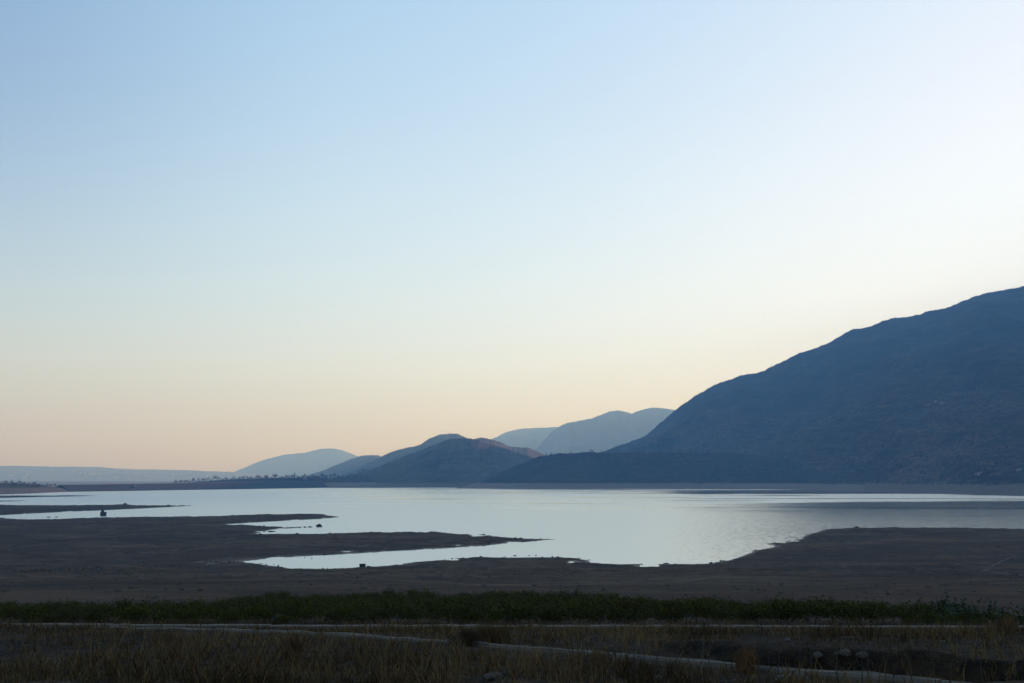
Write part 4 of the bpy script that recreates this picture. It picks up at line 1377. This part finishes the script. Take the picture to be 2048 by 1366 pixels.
ang = rng.uniform(0, 6.28, n); lean = rng.uniform(.1, 1.15, n) * hb
wb = rng.uniform(.0018, .0050, n) * (1 + yb / 26)
dx, dy = np.cos(ang), np.sin(ang)
face = rng.normal(0, .5, n)
px, py = np.cos(face), np.sin(face)
V = np.empty((n, 5, 3))
base = np.stack([xb, yb, zb - .01], 1)
V[:, 0] = base; V[:, 0, 0] -= wb * px; V[:, 0, 1] -= wb * py
V[:, 1] = base; V[:, 1, 0] += wb * px; V[:, 1, 1] += wb * py
mid = base + np.stack([dx * lean * .35, dy * lean * .35, hb * .6], 1)
V[:, 2] = mid; V[:, 2, 0] += wb * .8 * px; V[:, 2, 1] += wb * .8 * py
V[:, 3] = mid; V[:, 3, 0] -= wb * .8 * px; V[:, 3, 1] -= wb * .8 * py
V[:, 4] = base + np.stack([dx * lean, dy * lean, hb * np.where(lean > .8 * hb, .75, 1)], 1)
I = np.arange(n)[:, None] * 5
T = np.concatenate([I + np.array([0, 1, 2]), I + np.array([0, 2, 3]), I + np.array([3, 2, 4])])
me = new_mesh('dry_grass', V.reshape(-1, 3), T, M['grass'])
tint = np.clip(.30 + .6 * fbm(xb / 3.0, yb / 4.5, 3, 41) + .25 * (hh - .5) * tuft + .24 * rng.normal(size=n) - .3 * strip, 0, 1)
set_attr(me, 'tint', np.tile(tint, 3))
tag(obj('dry_grass', me), 'dry brown grass covering the foreground slope', 'grass', kind='stuff')


def stalk_proto(seed, h, pale=False):
    g = np.random.default_rng(seed)
    t = thing('weed_stalk', 'x', 'weed', (0, 0, 0))
    b = MB(); ln = g.uniform(-.16, .16, 2)
    r = .008 if not pale else .006
    pts = [(0, 0, -.04)]
    for k in range(1, 7):
        f = k / 6
        pts.append((ln[0] * h * f * f + g.normal() * .008, ln[1] * h * .4 * f + g.normal() * .008, h * f))
    b.tube(pts, [r * (1.1 - .1 * k) for k in range(7)], 5)
    ends = [(pts[-1], (ln[0] * .5, 0, 1))]
    for k in range(int(g.integers(2, 5)) if pale else int(g.integers(6, 11))):
        j = int(g.integers(2, 6)); s0 = pts[j]
        a = g.uniform(0, 6.28); l = g.uniform(.08, .24) * h * (1.15 - j / 7)
        m_ = (s0[0] + math.cos(a) * l * .45, s0[1] + math.sin(a) * l * .45, s0[2] + l * .35)
        e = (m_[0] + math.cos(a) * l * .25, m_[1] + math.sin(a) * l * .25, m_[2] + l * .6)
        b.tube([s0, m_, e], [r * .55, r * .45, r * .35], 4)
        ends.append((e, (math.cos(a) * .3, math.sin(a) * .3, 1)))
    obj('stem', b.mesh('stem', M['palestalk' if pale else 'stalk']), t)
    for e, d in ends[:6]:
        b = MB()
        d = Vector(d).normalized(); e = Vector(e); l = g.uniform(.018, .034) * (1.5 if pale else 1)
        w = l * (.16 if pale else .36)
        b.tube([(0, 0, 0), d * l * .35, d * l * .7, d * l], [w * .5, w, w * .8, w * .2], 6)
        obj('seed_head', b.mesh('seed_head', M['palestalk' if pale else 'seed']), t, tuple(e))
    return t


sp = [stalk_proto(800 + i, h) for i, h in enumerate((.62, .75, .5, .85, .68))]
spp = [stalk_proto(820 + i, h, True) for i, h in enumerate((.6, .75, .5))]
darks = [(848, 1330, 16.5), (835, 1318, 20), (1304, 1318, 19.5), (1298, 1340, 17), (1602, 1352, 18.2), (1604, 1338, 18.8), (1580, 1346, 18.2), (1538, 1340, 19), (1520, 1336, 19.4), (1032, 1335, 17.5), (1170, 1300, 21), (1165, 1320, 18.6), (1220, 1364, 15.2),
         (1225, 1340, 17), (1650, 1360, 17.6), (1653, 1356, 17.4), (1700, 1362, 16.6), (1708, 1356, 17), (1745, 1364, 16.4), (1760, 1366, 16.2), (1795, 1366, 15.8), (1840, 1368, 15.6), (1868, 1368, 15.6), (1930, 1364, 16.4), (1340, 1345, 17.3), (1262, 1330, 19),
         (1100, 1310, 20.5), (1440, 1352, 17), (1500, 1358, 16.4), (700, 1330, 18), (640, 1320, 20), (560, 1340, 17), (480, 1330, 18), (420, 1344, 17), (350, 1320, 20), (290, 1338, 18), (230, 1326, 20), (120, 1310, 22), (60, 1340, 18), (770, 1300, 22), (760, 1345, 16.6), (905, 1330, 18),
         (1990, 1330, 21), (1905, 1340, 20), (1945, 1320, 24)]
pales = [(845, 1350, 16.2), (870, 1345, 16.6), (905, 1340, 17), (1390, 1366, 15.0), (1400, 1345, 16.8), (1100, 1350, 16.8), (1060, 1340, 17.5), (335, 1352, 16), (440, 1356, 15.8), (930, 1356, 15.6), (890, 1362, 15.2), (1905, 1356, 18.5), (1820, 1350, 19.2), (1710, 1340, 21), (1760, 1350, 20), (1990, 1366, 17), (150, 1352, 16), (545, 1352, 16), (655, 1350, 16.4)]
dused = set()
for lst, pr, lab, grp in ((darks, sp, 'dark dry weed stalk with small seed heads above the foreground grass', 'dark weed stalks in the foreground'), (pales, spp, 'pale straw stalk rising from the foreground grass', 'pale straw stalks in the foreground')):
    for i, (u, v, D) in enumerate(lst):
        x = (u - W / 2) / F * D
        t = pr[i % len(pr)]
        p = (x, D, gz(x, D))
        if i < len(pr):
            t.location = p; t.rotation_euler = (0, 0, random.uniform(-.6, .6)); t['label'] = lab; t['group'] = grp
            sc = random.uniform(.8, 1.2); t.scale = (sc,) * 3
        else:
            copy_thing(t, p, random.choice([0, math.pi]) + random.uniform(-.7, .7), random.uniform(.8, 1.25), lab, grp)

# ------------------------------------------------------------------ haze
hm = bpy.data.materials.new('haze')
hm.use_nodes = True
hn = hm.node_tree
hn.nodes.clear()
out = hn.nodes.new('ShaderNodeOutputMaterial')
pv = hn.nodes.new('ShaderNodeVolumePrincipled')
pv.inputs['Color'].default_value = (.24, .54, .98, 1)
pv.inputs['Density'].default_value = 1.05e-4
pv.inputs['Anisotropy'].default_value = .42
pv.inputs['Absorption Color'].default_value = (1, 1, 1, 1)
hn.links.new(pv.outputs[0], out.inputs['Volume'])
b = MB(); b.box(-20000, 20000, -1500, 23500, -4.0, 1600.0)
hz = obj('haze', b.mesh('haze', hm))
tag(hz, 'blue evening haze filling the air over the lake and hills', 'haze', kind='stuff')
